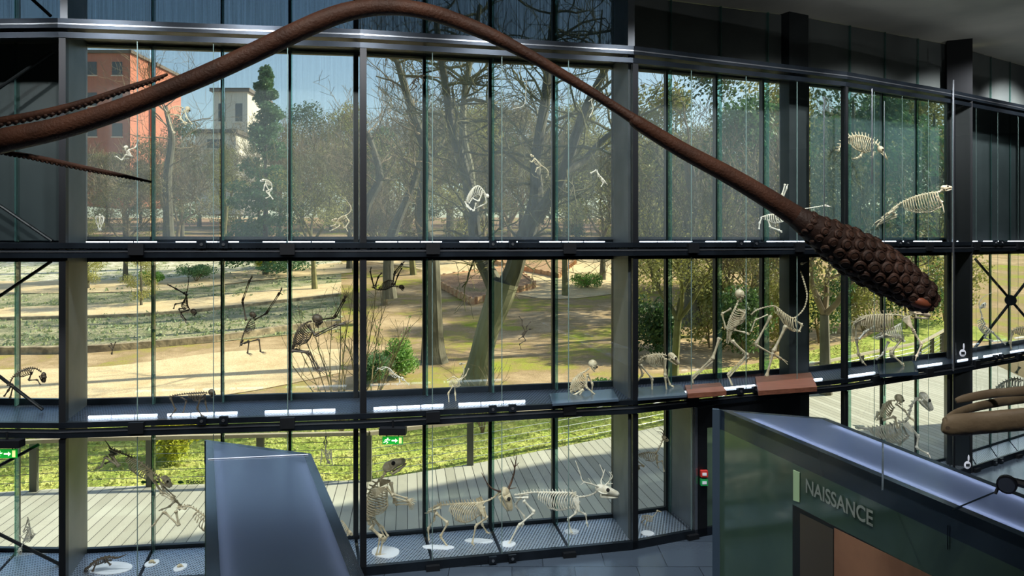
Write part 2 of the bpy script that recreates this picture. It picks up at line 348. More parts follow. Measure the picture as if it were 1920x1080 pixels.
# showcases: one per bay and row
def lbar(root, t0, t1, o, z):
    nb = 3; L = t1 - t0
    for k in range(nb):
        b = MB(); seg(b, t0 + L * k / nb, t0 + L * (k + .94) / nb, o, o + (.035 if z < -1 else .02), z, z + (.035 if z < -1 else .02)); b.build('light_bar', M['ledw'], root)
for bi in range(NB):
    t0 = bi - 1
    for ri, (rn, z0, z1) in enumerate(ROWS[:3]):
        root = empty('display_case', fpt(t0 + .5, 0.5, z0), 'glass fronted steel display case, %s row of the %s' % (rn, BAYN[bi]), 'display case', 'glass display cases along the window wall')
        if ri == 0:
            for k in range(4):
                g = MB(); seg(g, t0 + k / 4 + .006, t0 + (k + 1) / 4 - .006, 0.06, 0.94, z0 - .10, z0 + 0.04); g.build('shelf_plate', M['grate'], root)
            b = MB(); seg(b, t0, t0 + 1, -0.02, 0.05, ZF + .0, z0 + 0.05); b.build('rail', M['frame'], root)
        else:
            b = MB(); seg(b, t0, t0 + 1, 0.05, 0.98, z0 - .12, z0); b.build('shelf', M['grate2'], root)
            b = MB(); seg(b, t0, t0 + 1, -0.03, 0.05, z0 - .10, z0 + 0.0); seg(b, t0, t0 + 1, -0.05, 0.03, z0 - .27, z0 - .13); b.build('rail', M['frame'], root)
            b = MB(); seg(b, t0, t0 + 1, -0.056, -0.05, z0 - .17, z0 - .145); b.build('rail_edge', M['steel'], root)
        zt = z1 if ri < 2 else ZT - .15
        for k in range(4):
            g = MB(); seg(g, t0 + k / 4 + .001, t0 + (k + 1) / 4 - .001, 0.0, 0.008, z0 + .0, zt); g.build('glass_pane', M['glass'], root)
        for k in (1, 2, 3):
            g = MB(); seg(g, t0 + k / 4 - .0013, t0 + k / 4 + .0013, -0.004, 0.008, z0, zt); g.build('glass_edge', M['seam'], root)
        for k in (1, 3):
            c = fpt(t0 + k / 4, -0.05, z0 - .12); u = (fpt(t0 + .6, 0, 0) - fpt(t0 + .4, 0, 0)).normalized(); n = Vector((u.y, -u.x, 0))
            b = MB(); b.obox(c, u * .13, n * .05, Vector((0, 0, .10))); b.build('clamp', M['black'], root)
        for k in (-1, 1):
            c = fpt(t0 + .5 + k * .036, -0.05, z0 - .03); b = MB(); b.obox(c, u * .075, n * .035, Vector((0, 0, .07))); lk = b.build('lock', M['frame'], root)
            b = MB(); b.tube([c + n * .03, c + n * .05], .028, 10); b.build('keyhole', M['steel'], lk)
        if ri == 2:
            b = MB(); seg(b, t0, t0 + 1, -0.03, 0.06, zt, zt + .10); seg(b, t0, t0 + 1, -0.06, 0.05, zt + .16, zt + .33); b.build('top_rail', M['frame'], root)
            b = MB(); seg(b, t0, t0 + 1, -0.066, -0.06, zt + .22, zt + .245); b.build('rail_edge', M['steel'], root)
            b = MB(); seg(b, t0, t0 + 1, 0.06, 1.0, ZT + .12, ZT + .19); b.build('case_roof', M['frame'], root)
        # posts at the left side of each bay
        b = MB(); seg(b, t0 - 0.0, t0 + .022, -0.02, 0.10, z0 - (.2 if ri else .1), zt); b.build('post', M['black'], root)
        if ri == 1 and bi != 0:
            for (a, c) in {1: ((.08, .31), (.34, .58), (.67, .92)), 2: ((.05, .30), (.35, .60))}.get(bi, ((.05, .28), (.34, .56), (.66, .9))):
                lbar(root, t0 + a, t0 + c, .16 if bi < 3 else .07, z0 + .005)
        if ri == 2 and bi != 0:
            for (a, c) in ((.06, .30), (.36, .58), (.66, .92)): lbar(root, t0 + a, t0 + c, .34, z0 + .005)
# columns and side partitions
def column(t, o0, o1, w, lab, m='grey'):
    b = MB(); x0, y0 = FB(t, o0); x1, y1 = FB(t, o1); d = Vector((x1 - x0, y1 - y0, 0)); u = Vector((d.y, -d.x, 0)).normalized() * w
    c = [Vector((x0, y0, 0)) - u, Vector((x0, y0, 0)) + u, Vector((x1, y1, 0)) + u, Vector((x1, y1, 0)) - u]
    b.hexa([(p.x, p.y, ZF) for p in c] + [(p.x, p.y, ZC) for p in c]); tag(b.build('steel_column', M[m]), lab, 'column')
column(0.005, 0.12, 1.0, 0.06, 'tall grey steel column left of the first full bay')
column(2.005, 0.12, 1.0, 0.07, 'tall grey steel column between central bay and the next bay right')
column(3.0 - .10, 0.72, 1.0, 0.33, 'wide dark steel column standing behind the suckered club', 'dkgrey')
column(4.09, 0.3, 0.9, 0.30, 'wide dark steel column at the far right with a narrow glass seam', 'black')
# ------------------------------------------------------------------ outdoors: ground
TK = [(0, -6.35), (26, -6.35), (34, -6.05), (45, -5.2), (60, -3.7), (80, -1.6), (110, 1.2), (160, 4.5), (400, 12)]
DECK = [(-30, 17.6), (-13, 18.3), (-10.6, 18.75), (-3.7, 19.3), (-0.9, 20.8), (3.1, 23.5), (7, 26.4), (12, 30.0), (20, 36.5), (26, 44)]
def TZ(x, y):
    yy = y - max(0, x - 4) * 0.35
    z = tbl(yy, TK) + 0.16 * mnoise.noise(Vector((x * .11, y * .11, 0))) * min(1, max(0, (yy - 26) / 8))
    return z
def ground_hit(px, py):
    D = 18.0
    while D < 300:
        p = P(px, py, D)
        if p.z <= TZ(p.x, p.y): return p
        D += 0.05
    return P(px, py, 300)
def groundmat(name, cols, scale, bump=0.4, fine=30):
    m = bpy.data.materials.new(name); m.use_nodes = True; nt = m.node_tree; N = nt.nodes; bs = N['Principled BSDF']; bs.inputs['Roughness'].default_value = 0.95
    bs.inputs['Specular IOR Level'].default_value = 0.1
    tc = N.new('ShaderNodeTexCoord'); n = N.new('ShaderNodeTexNoise'); n.inputs['Scale'].default_value = scale; n.inputs['Detail'].default_value = 9; n.inputs['Roughness'].default_value = 0.72
    nt.links.new(tc.outputs['Object'], n.inputs[0])
    r = N.new('ShaderNodeValToRGB'); e = r.color_ramp.elements
    for i, (p, c) in enumerate(cols):
        k = e[i] if i < 2 else e.new(p)
        k.position = p; k.color = lin(c)
    nt.links.new(n.outputs['Fac'], r.inputs[0])
    n2 = N.new('ShaderNodeTexNoise'); n2.inputs['Scale'].default_value = fine; n2.inputs['Detail'].default_value = 3; nt.links.new(tc.outputs['Object'], n2.inputs[0])
    mx = N.new('ShaderNodeMix'); mx.data_type = 'RGBA'; mx.blend_type = 'OVERLAY'; mx.inputs[0].default_value = 0.8
    nt.links.new(r.outputs[0], mx.inputs[6]); nt.links.new(n2.outputs['Fac'], mx.inputs[7]); nt.links.new(mx.outputs[2], bs.inputs['Base Color'])
    bp = N.new('ShaderNodeBump'); bp.inputs['Strength'].default_value = bump; bp.inputs['Distance'].default_value = 0.1
    nt.links.new(n2.outputs['Fac'], bp.inputs['Height']); nt.links.new(bp.outputs[0], bs.inputs['Normal']); return m
M['earth'] = groundmat('sandy_mossy_ground', [(0.36, (150, 158, 58)), (0.44, (160, 146, 88)), (0.50, (160, 136, 104)), (0.62, (196, 170, 136))], 0.22)  # brown tones also stand in for dappled tree shade
M['lawn'] = groundmat('lawn_grass', [(0.30, (106, 122, 58)), (0.45, (148, 162, 76)), (0.58, (184, 188, 104)), (0.72, (196, 182, 130))], 0.9, 0.8, 14)
M['path'] = groundmat('sandy_path', [(0.3, (196, 170, 132)), (0.6, (216, 194, 158))], 0.6, 0.2, 20)
M['bank'] = groundmat('planted_bank', [(0.34, (96, 112, 72)), (0.46, (140, 140, 108)), (0.55, (168, 160, 132)), (0.7, (110, 128, 80))], 0.7, 0.9, 9)
M['rock'] = groundmat('pale_rockery', [(0.34, (222, 214, 198)), (0.5, (186, 180, 158)), (0.58, (130, 140, 100)), (0.66, (228, 220, 206))], 1.1, 0.9, 8)
M['redearth'] = groundmat('reddish_leaf_litter', [(0.34, (150, 120, 96)), (0.5, (176, 142, 116)), (0.62, (140, 128, 90)), (0.7, (190, 160, 136))], 0.35, 0.6, 10)
M['stone'] = mat('kerb_stone', (178, 160, 130), 0.8, c2=(120, 108, 88), scale=3, bump=0.4)
M['bark'] = mat('grey_bark', (112, 108, 92), 0.85, c2=(84, 80, 66), scale=3, bump=0.5, stretch=(1, 1, .3))
M['barkg'] = mat('pale_green_bark', (138, 134, 108), 0.8, c2=(112, 110, 86), scale=2.2, bump=0.3, stretch=(1, 1, .4))
M['twig'] = mat('twig', (140, 124, 96), 0.8, c2=(112, 96, 72), scale=2)
M['twigg'] = mat('mossy_twig', (126, 122, 78), 0.8, c2=(98, 92, 60), scale=2)
def leafmat(name, c, c2):
    m = mat(name, c, 0.6, c2=c2, scale=0.9, detail=6); nt = m.node_tree; bs = nt.nodes['Principled BSDF']
    tl = nt.nodes.new('ShaderNodeBsdfTranslucent'); tl.inputs[0].default_value = lin(c2); mx = nt.nodes.new('ShaderNodeMixShader'); mx.inputs[0].default_value = 0.35
    nt.links.new(bs.outputs[0], mx.inputs[1]); nt.links.new(tl.outputs[0], mx.inputs[2]); nt.links.new(mx.outputs[0], nt.nodes['Material Output'].inputs[0]); return m
M['leafA'] = leafmat('evergreen_leaves', (52, 78, 48), (84, 112, 62))
M['leafB'] = leafmat('olive_leaves', (140, 144, 78), (172, 168, 100))
M['leafC'] = leafmat('fresh_green_leaves', (86, 130, 60), (126, 166, 80))
M['leafD'] = leafmat('brown_bud_haze', (138, 126, 88), (122, 118, 76))
M['leafY'] = leafmat('yellow_leaves', (196, 186, 60), (158, 170, 56))
M['leafT'] = leafmat('turf_blades', (162, 170, 96), (186, 186, 122))
M['leafG'] = leafmat('blue_green_leaves', (72, 108, 76), (100, 134, 90))

b = MB(); xs = [-150 + 3 * i for i in range(0, 28)] + [-66 + 1.5 * i for i in range(0, 108)] + [96 + 4 * i for i in range(20)]
ys = [17 + 1.0 * i for i in range(0, 60)] + [77 + 3 * i for i in range(0, 40)] + [200 + 12 * i for i in range(17)]
for y in ys:
    for x in xs: b.v.append((x, y, TZ(x, y)))
nx = len(xs)
def deck_y(x): return tbl(x, DECK)
for j in range(len(ys) - 1):
    for i in range(nx - 1):
        if ys[j + 1] < deck_y(xs[i]) - 2.0: continue
        b.f.append([j * nx + i, j * nx + i + 1, (j + 1) * nx + i + 1, (j + 1) * nx + i]); b.m.append(0)
struct(b.build('ground', M['earth'], smooth=True), 'sandy park ground with moss patches rising to a garden slope', 'ground')
def patch(name, top, bot, m, lab, dz=0.02, nu=40, nv=8, kind='structure', cat='path'):
    A = [ground_hit(*q) for q in spl(top, 6)]; B = [ground_hit(*q) for q in spl(bot, 6)]
    def samp(L, u):
        f = u * (len(L) - 1); i = min(int(f), len(L) - 2); return L[i].lerp(L[i + 1], f - i)
    g = MB()
    for j in range(nv + 1):
        for i in range(nu + 1):
            p = samp(A, i / nu).lerp(samp(B, i / nu), j / nv); g.v.append((p.x, p.y, TZ(p.x, p.y) + dz))
    for j in range(nv):
        for i in range(nu):
            a = j * (nu + 1) + i; g.f.append([a, a + nu + 1, a + nu + 2, a + 1]); g.m.append(0)
    o = g.build(name, m, smooth=True); o['kind'] = kind; o['label'] = lab; o['category'] = cat; return o
# near lawn behind the deck railing
g = MB(); 
for x0 in range(-32, 30):
    for k in range(12):
        def q(x, k):
            y0 = deck_y(x) - .05; y1 = y0 + 7.2 - 0.03 * x; y = y0 + (y1 - y0) * k / 12; return (x, y, TZ(x, y) + .03)
        g.add([q(x0, k), q(x0 + 1, k), q(x0 + 1, k + 1), q(x0, k + 1)], [(0, 1, 2, 3)])
struct(g.build('lawn', M['lawn']), 'bright green lawn strip behind the deck railing', 'lawn')
patch('path', [(-60, 695), (200, 688), (430, 660), (640, 655)], [(-60, 752), (200, 748), (420, 742), (640, 700)], M['path'], 'sandy path crossing the park beyond the middle windows', .03)
patch('planted_bank', [(-200, 612), (0, 602), (300, 592), (640, 556)], [(-200, 664), (0, 661), (300, 651), (640, 618)], M['bank'], 'rough green-grey bank between two kerbs', .03, cat='bank')
patch('path', [(-200, 588), (0, 578), (300, 566), (640, 530)], [(-200, 612), (0, 602), (300, 592), (640, 556)], M['path'], 'upper sandy terrace path above the rough bank', .05)
patch('planted_bank', [(-200, 556), (0, 552), (300, 546), (640, 510)], [(-200, 588), (0, 578), (300, 566), (640, 530)], M['bank'], 'narrow planted strip between the two terrace paths', .03, cat='bank')
patch('path', [(-200, 530), (0, 528), (300, 524), (500, 504), (660, 492)], [(-200, 556), (0, 552), (300, 546), (500, 525), (660, 512)], M['path'], 'topmost sandy terrace path below the rockery', .05)
patch('rockery', [(-200, 492), (0, 490), (300, 486), (640, 478)], [(-200, 530), (0, 528), (300, 524), (640, 494)], M['rock'], 'pale rockery bed with low green plants', .04, cat='bank')
patch('path', [(560, 470), (760, 476), (1010, 474), (1190, 474)], [(560, 482), (760, 500), (1010, 560), (1190, 545)], M['path'], 'pale sandy clearing round the raised planting beds', .03)
patch('leaf_litter', [(100, 372), (500, 368), (900, 372), (1250, 380)], [(100, 440), (500, 446), (900, 452), (1250, 450)], M['redearth'], 'reddish leaf litter slope seen through the upper windows', .05, cat='ground')
patch('path', [(100, 398), (350, 400), (560, 404)], [(100, 408), (350, 410), (560, 416)], M['path'], 'thin pale track across the upper slope', .08)
# kerbs
def kerb(pts, h, w, lab, name='kerb', m=None, cat='kerb'):
    L = [ground_hit(*q) for q in spl(pts, 7)]; g = MB()
    for a, c in zip(L, L[1:]):
        d = (c - a); n = Vector((-d.y, d.x, 0)).normalized() * w
        q = [(p.x + s * n.x, p.y + s * n.y) for p, s in ((a, 0), (c, 0), (c, 1), (a, 1))]
        zz = [TZ(*k) for k in q]
        g.hexa([(k[0], k[1], z - .1) for k, z in zip(q, zz)] + [(k[0], k[1], z + h) for k, z in zip(q, zz)])
    return tag(g.build(name, m or M['stone']), lab, cat)
kerb([(-200, 668), (0, 665), (160, 662), (400, 642), (540, 622), (640, 612)], .35, .35, 'long curved low stone kerb at the foot of the rough bank')
kerb([(-200, 612), (0, 602), (300, 592), (640, 556)], .22, .25, 'stone kerb edging the upper terrace path')
rng = random.Random(3); g = MB()
for k in range(650):
    band = rng.random(); px = rng.uniform(-40, 640); py = (rng.uniform(600, 655) - px * .05) if band < .6 else (rng.uniform(492, 524) if band < .8 else rng.uniform(552, 580) - px * .05)
    p = ground_hit(px, py)
    for j in range(5):
        a = rng.uniform(0, 6.28); q = Vector((p.x + rng.uniform(-.25, .25), p.y + rng.uniform(-.25, .25), p.z + .02)); h = rng.uniform(.06, .2); w = rng.uniform(.05, .14)
        g.add([q + Vector((cos(a) * w, sin(a) * w, 0)), q - Vector((cos(a) * w, sin(a) * w, 0)), q + Vector((rng.uniform(-.1, .1), rng.uniform(-.1, .1), h))], [(0, 1, 2)], rng.randint(0, 1))
tag(g.build('ground_cover', [leafmat('pale_tufts', (176, 182, 136), (150, 160, 110)), leafmat('grey_green_tufts', (132, 150, 116), (156, 166, 134))]), 'low tufted plants covering the terraced bank and rockery', 'plants', kind='stuff')
# raised beds
def bed(c1, c2, c3, c4, h, lab):
    L = [ground_hit(*c) for c in (c1, c2, c3, c4)]; root = empty('raised_bed', (L[0] + L[2]) / 2, lab, 'planting bed')
    for a, c in zip(L, L[1:] + L[:1]):
        d = (c - a); n = Vector((-d.y, d.x, 0)).normalized() * .18; g = MB(); k = max(1, int(d.length / 1.0))
        g.hexa([(a.x, a.y, a.z - .3), (c.x, c.y, c.z - .3), (c.x + n.x, c.y + n.y, c.z - .3), (a.x + n.x, a.y + n.y, a.z - .3), (a.x, a.y, a.z + h), (c.x, c.y, c.z + h), (c.x + n.x, c.y + n.y, c.z + h), (a.x + n.x, a.y + n.y, a.z + h)])
        for i in range(k):
            q = a + d * ((i + .5) / k); g.box((q.x - .12, q.y - .12, q.z), (q.x + .12, q.y + .12, q.z + h + .06))
        g.build('bed_wall', M['brick'], root)
    g = MB(); g.add([(p.x, p.y, p.z + h - .08) for p in L], [(0, 1, 2, 3)]); g.build('soil', M['redearth'], root)
M['brick'] = mat('bed_brick', (206, 172, 134), 0.8, c2=(184, 138, 104), scale=4, bump=0.3)
bed((885, 572), (1005, 540), (960, 505), (805, 528), .45, 'raised brick planting bed, the nearer one left of the leaning trunk')
bed((1048, 522), (1080, 494), (1010, 484), (925, 496), .4, 'raised brick planting bed, the farther one right of the leaning trunk')

# deck and railing
def deckmat():
    m = mat('deck_boards', (176, 176, 166), 0.6); nt = m.node_tree; N = nt.nodes; bs = N['Principled BSDF']
    tc = N.new('ShaderNodeTexCoord'); mp = N.new('ShaderNodeMapping'); mp.inputs['Rotation'].default_value = (0, 0, radians(-8))
    nt.links.new(tc.outputs['Object'], mp.inputs[0]); sx = N.new('ShaderNodeSeparateXYZ'); nt.links.new(mp.outputs[0], sx.inputs[0])
    d = N.new('ShaderNodeMath'); d.operation = 'MULTIPLY'; d.inputs[1].default_value = 4.0; nt.links.new(sx.outputs[0], d.inputs[0])
    fr = N.new('ShaderNodeMath'); fr.operation = 'FRACT'; nt.links.new(d.outputs[0], fr.inputs[0])
    fl = N.new('ShaderNodeMath'); fl.operation = 'FLOOR'; nt.links.new(d.outputs[0], fl.inputs[0])
    wn2 = N.new('ShaderNodeTexWhiteNoise'); wn2.noise_dimensions = '1D'; nt.links.new(fl.outputs[0], wn2.inputs['W'])
    r = N.new('ShaderNodeValToRGB'); e = r.color_ramp.elements; e[0].color = lin((164, 162, 150)); e[1].color = lin((186, 184, 174)); nt.links.new(wn2.outputs[0], r.inputs[0])
    gp = N.new('ShaderNodeMath'); gp.operation = 'LESS_THAN'; gp.inputs[1].default_value = 0.07; nt.links.new(fr.outputs[0], gp.inputs[0])
    mx = N.new('ShaderNodeMix'); mx.data_type = 'RGBA'; nt.links.new(gp.outputs[0], mx.inputs[0]); nt.links.new(r.outputs[0], mx.inputs[6]); mx.inputs[7].default_value = lin((60, 58, 52))
    nt.links.new(mx.outputs[2], bs.inputs['Base Color']); return m
M['deck'] = deckmat()
ring = [(-30, 14.9)] + list(BK) + [(26, 44)] + list(reversed(DECK[:-1]))
b = MB(); poly_prism(b, ring, -6.55, -6.2); struct(b.build('deck', M['deck']), 'pale timber boardwalk terrace between the windows and the lawn', 'deck')
root = empty('deck_railing', (-3.7, 19.3, -6.2), 'grey handrail with thin wires along the edge of the timber deck', 'railing')
RP = [DECK[0]] + [q for q in DECK[1:]]
def along(L, step, off=0):
    out = []; d = off
    for a, c in zip(L, L[1:]):
        ln = math.hypot(c[0] - a[0], c[1] - a[1])
        while d < ln: out.append((a[0] + (c[0] - a[0]) * d / ln, a[1] + (c[1] - a[1]) * d / ln)); d += step
        d -= ln
    return out
M['post'] = mat('railing_grey', (96, 98, 88), 0.5, 0.3)
M['rail'] = mat('railing_cap', (170, 160, 138), 0.6)
for (x, y) in [(x_, deck_y(x_)) for x_ in (-28, -25.3, -22.6, -19.9, -17.2, -14.5, -11.8, -9.1, -6.4, -3.7, -1.15)] + along([(-1.15, deck_y(-1.15))] + [q for q in RP if q[0] > -1], 2.9, 2.9):
    g = MB(); g.box((x - .09, y - .14, -6.2), (x + .09, y - .04, -5.02)); g.build('post', M['post'], root)
for a, c in zip(RP, RP[1:]):
    g = MB(); d = Vector((c[0] - a[0], c[1] - a[1], 0)); n = Vector((d.y, -d.x, 0)).normalized() * .15
    g.hexa([(a[0], a[1], -5.02), (c[0], c[1], -5.02), (c[0] + n.x, c[1] + n.y, -5.02), (a[0] + n.x, a[1] + n.y, -5.02), (a[0], a[1], -4.93), (c[0], c[1], -4.93), (c[0] + n.x, c[1] + n.y, -4.93), (a[0] + n.x, a[1] + n.y, -4.93)])
    g.build('handrail', M['rail'], root)
for k in range(5):
    g = MB(); g.tube([(x, y - .09, -5.98 + k * .2) for x, y in RP], .008, 4); g.build('wire', M['steel'], root)
# grass tufts
random.seed(5); g = MB()
for k in range(9000):
    x = random.uniform(-16, 20); y = deck_y(x) + random.uniform(.1, 6.5); z = TZ(x, y) + .03; a = random.uniform(0, pi); h = random.uniform(.04, .12); w = random.uniform(.03, .08)
    lx = random.uniform(-.05, .05)
    g.add([(x - cos(a) * w, y - sin(a) * w, z), (x + cos(a) * w, y + sin(a) * w, z), (x + lx, y, z + h)], [(0, 1, 2)])
tag(g.build('grass', M['leafT']), 'short grass blades tufting over the lawn', 'grass', kind='stuff')

# ------------------------------------------------------------------ trees
def branch(mb, p, d, r, L, lev, rng, kids, curl=0.25, up=0.05, minr=0.012):
    pts = [p]; rad = [r]; n = 5 if lev > 1 else 4; dd = d.normalized()
    for i in range(n):
        dd = (dd + Vector((rng.uniform(-1, 1), rng.uniform(-1, 1), rng.uniform(-1, 1))) * curl + Vector((0, 0, up))).normalized()
        pts.append(pts[-1] + dd * (L / n)); rad.append(max(minr, r * (1 - 0.55 * (i + 1) / n)))
    mb.tube(pts, rad, 7 if r > .08 else (4 if r > .025 else 3), cap=False)
    if lev <= 0: return
    for k in range(kids):
        i = rng.randint(2, n); q = pts[i]
        ax = Vector((rng.uniform(-1, 1), rng.uniform(-1, 1), rng.uniform(-.35, .9))).normalized()
        nd = (dd * 0.75 + ax * 0.85).normalized()
        branch(mb, q, nd, max(minr, rad[i] * rng.uniform(.5, .75)), L * rng.uniform(.55, .8), lev - 1, rng, kids, curl, up, minr)
def leaves(mb, blobs, n, s, rng, mi=0):
    for k in range(n):
        c, r = rng.choice(blobs); 
        v = Vector((rng.gauss(0, 1), rng.gauss(0, 1), rng.gauss(0, 1))); v = v.normalized() * (rng.random() ** 0.4)
        p = Vector(c) + Vector((v.x * r[0], v.y * r[1], v.z * r[2])); a = Vector((rng.gauss(0, 1), rng.gauss(0, 1), rng.gauss(0, 1))).normalized(); u = a.orthogonal().normalized(); w = a.cross(u)
        t = s * rng.uniform(.6, 1.3)
        mb.add([p - u * t * .5, p + w * t * .28, p + u * t * .5, p - w * t * .28], [(0, 1, 2, 3)], mi)
def put_copy(src, loc, rz, sc, label, group=None):
    o = src.copy(); COL.objects.link(o); o.location = loc; o.rotation_euler = (0, 0, rz); o.scale = (sc, sc, sc); o['label'] = label
    if group: o['group'] = group
    for ch in list(src.children):
        c = ch.copy(); COL.objects.link(c); c.parent = o; c.matrix_parent_inverse = Matrix()
    return o
def bare_tree(seed, h, m, lm, lab, haze=1500, lev=4, kids=4):
    rng = random.Random(seed); root = empty('bare_tree', (0, 0, 0), lab, 'tree')
    mb = MB(); top = Vector((rng.uniform(-.3, .3), rng.uniform(-.3, .3), h * .3))
    mb.tube([(0, 0, -.4), (0, 0, 0.1), top * .5, top], [.34, .26, .2, .18], 8, cap=False); mb.build('trunk', m, root)
    mb = MB()
    for k in range(4):
        a = 2 * pi * k / 4 + rng.uniform(-.5, .5)
        branch(mb, top, Vector((cos(a) * .55, sin(a) * .55, 1)), .13, h * .34, lev, rng, kids)
    mb.build('branches', m if m != M['bark'] else M['twig'], root)
    if haze:
        mb = MB(); bl = [((rng.uniform(-.26, .26) * h, rng.uniform(-.26, .26) * h, h * rng.uniform(.42, .85)), (h * .12, h * .12, h * .09)) for k in range(16)]
        leaves(mb, bl, haze, .16, rng); mb.build('buds', lm, root)
    return root
def leafy_tree(seed, h, w, lm, lab, n=7000, s=.22, name='leafy_tree', low=.12):
    rng = random.Random(seed); root = empty(name, (0, 0, 0), lab, 'tree')
    mb = MB(); mb.tube([(0, 0, -.4), (0, 0, h * .3), (.1, 0, h * .8)], [.24, .18, .05], 8); mb.build('trunk', M['bark'], root)
    mb = MB(); bl = []
    for k in range(34):
        z = h * rng.uniform(low, .97); R = w * (1.0 - abs(z / h - .5) * 1.3); a = rng.uniform(0, 2 * pi); q = R * rng.uniform(.2, .8)
        bl.append(((cos(a) * q, sin(a) * q, z), (w * .34, w * .34, h * .075)))
    leaves(mb, bl, n, s, rng); mb.build('crown', lm, root); return root
def at_px(px, D, dz=0):
    x = (px - 960) / FPX * D; return Vector((x, D, TZ(x, D) + dz))
T1 = bare_tree(11, 11, M['bark'], M['leafD'], '', 5000); T2 = bare_tree(23, 12, M['twigg'], M['leafB'], '', 4000); T3 = bare_tree(37, 10, M['twig'], M['leafD'], '', 6500)
L1 = leafy_tree(3, 11, 3.6, M['leafB'], ''); L2 = leafy_tree(8, 12, 3.4, M['leafA'], ''); L3 = leafy_tree(9, 9, 3.2, M['leafG'], '')
spots = [(T1, 235, 62, .9, 'bare tree in front of the orange building, leftmost of the row'), (T3, 330, 78, 1.1, 'bare tree left of the white building'), (T2, 590, 58, .95, 'bare mossy tree just right of the tall conifer'),
         (T1, 655, 70, 1.15, 'bare tree rising behind the second upright post'), (T3, 720, 52, .95, 'bare spreading tree in the first pane right of the second post'), (T2, 775, 66, 1.2, 'tall bare mossy tree left of the forked trunk'),
         (T1, 840, 84, 1.3, 'far bare tree seen between the two forked limbs, left side'), (T3, 960, 74, 1.25, 'far bare tree seen between the two forked limbs, right side'), (T2, 1060, 56, 1.05, 'bare mossy tree right of the forked trunk'),
         (T1, 1130, 64, 1.1, 'bare tree beside the tall grey column'), (T3, 1010, 96, 1.4, 'most distant bare tree above the raised beds'), (T1, 545, 92, 1.2, 'distant bare tree behind the conifer'),
         (T2, 420, 98, 1.1, 'distant bare tree above the white building'), (L1, 1230, 60, 1.5, 'olive leafy tree right of the tall grey column'), (L1, 1290, 46, .85, 'olive leafy tree behind the running human skeleton, upper panes'),
         (L2, 1340, 62, 1.65, 'dark leafy tree in the middle of the third bay'), (L3, 1420, 50, 1.6, 'blue-green leafy tree behind the long-necked bird skeleton'), (L1, 1470, 58, 1.6, 'olive leafy tree left of the wide dark column'),
         (L2, 1600, 56, 1.6, 'dark leafy tree behind the dolphin skeleton'), (L3, 1690, 60, 1.9, 'blue-green leafy tree behind the seal skeleton'), (L1, 1750, 66, 1.75, 'olive leafy tree at the right end of the row'), (L1, 1170, 82, 1.3, 'far olive tree peeping beside the column'),
         (L1, 265, 52, .45, 'low olive tree under the orange building'), (L1, 165, 58, .5, 'low olive tree at the left edge of the upper windows'), (L2, 700, 100, 1.1, 'far dark evergreen between bare trees'), (L1, 900, 104, 1.1, 'far olive evergreen behind the forked trunk'),
         (L3, 1080, 90, .9, 'far blue-green evergreen beside the grey column'), (L1, 620, 112, 1.2, 'far olive tree behind the second post'), (L1, 800, 118, 1.25, 'farthest olive tree left of the fork'), (T2, 1262, 31, .8, 'bare mossy tree just right of the grey column, middle panes'), (T1, 1548, 30, 1.0, 'bare tree mostly hidden behind the wide dark column'), (T3, 1390, 40, .8, 'bare tree with fine twigs in front of the right hand leafy trees')]
random.seed(77)
for src, px, D, sc, lab in spots: put_copy(src, at_px(px, D), random.uniform(0, 6.28), sc, lab, 'park trees beyond the windows')
random.seed(91)
WHERE = ['beyond the orange building', 'behind the white building', 'behind the tall conifer', 'behind the second post', 'left of the fork', 'behind the fork', 'right of the fork', 'behind the grey column', 'in the bay right of the column', 'behind the dark column']
for i in range(46):
    px = 150 + i * 38 + random.uniform(-14, 14); D = random.uniform(84, 140)
    src = (T1, L1, T3, L3, T1, L2)[i % 6]
    put_copy(src, at_px(px, D), random.uniform(0, 6.28), random.uniform(1.1, 1.5) * (1.0 if src.name[0] == 'b' else .9) * (1.4 if px > 540 else 1.0), 'hazy distant park tree of the far row, ' + WHERE[min(9, int(i * 10 / 46))], 'far row of park trees')
for r in (T1, T2, T3, L1, L2, L3):
    for c in list(r.children): bpy.data.objects.remove(c)
    bpy.data.objects.remove(r)
# conifer
rng = random.Random(4); r0 = at_px(498, 66); root = empty('conifer_tree', r0, 'tall dark green conifer right of the white building', 'tree')
g = MB(); g.tube([r0 - Vector((0, 0, .5)), r0 + Vector((0, 0, 18))], [.3, .05], 8); g.build('trunk', M['bark'], root)
g = MB(); bl = []
for k in range(110):
    z = rng.uniform(.6, 18.2); R = 4.6 * (1 - z / 20.0); a = rng.uniform(0, 6.28); q = R * rng.uniform(.3, .9)
    bl.append(((r0.x + cos(a) * q, r0.y + sin(a) * q, r0.z + z), (R * .34 + .2, R * .34 + .2, .5)))
leaves(g, bl, 24000, .26, rng); g.build('crown', M['leafG'], root)
# the leaning forked tree, its limbs followed point by point
def limb(pts, D, m, root, name, n=10):
    q = spl([(x, y, w, dd) for x, y, w, dd in pts], 4); g = MB()
    g.tube([P(x, y, D + dd) for x, y, w, dd in q], [max(.02, w / 2 * (D + dd) / FPX) for x, y, w, dd in q], n); g.build(name, m, root); return [P(x, y, D + dd) for x, y, w, dd in q]
c0 = at_px(868, 27.5); root = empty('forked_tree', c0, 'large leaning pale-barked tree with a forked trunk in the central bay', 'tree')
limb([(862, 790, 78, 0), (876, 745, 60, 0), (896, 690, 46, 0), (914, 620, 44, 0), (934, 565, 52, 0), (944, 530, 58, 0)], 27.5, M['barkg'], root, 'trunk', 14)
l1 = limb([(938, 556, 40, 0), (918, 515, 32, .3), (900, 480, 28, .5), (890, 435, 24, .6), (886, 380, 23, .7), (866, 300, 20, .6), (848, 245, 17, .4), (838, 180, 15, .2), (826, 100, 13, 0), (815, 20, 9, 0)], 27.5, M['bark'], root, 'limb')
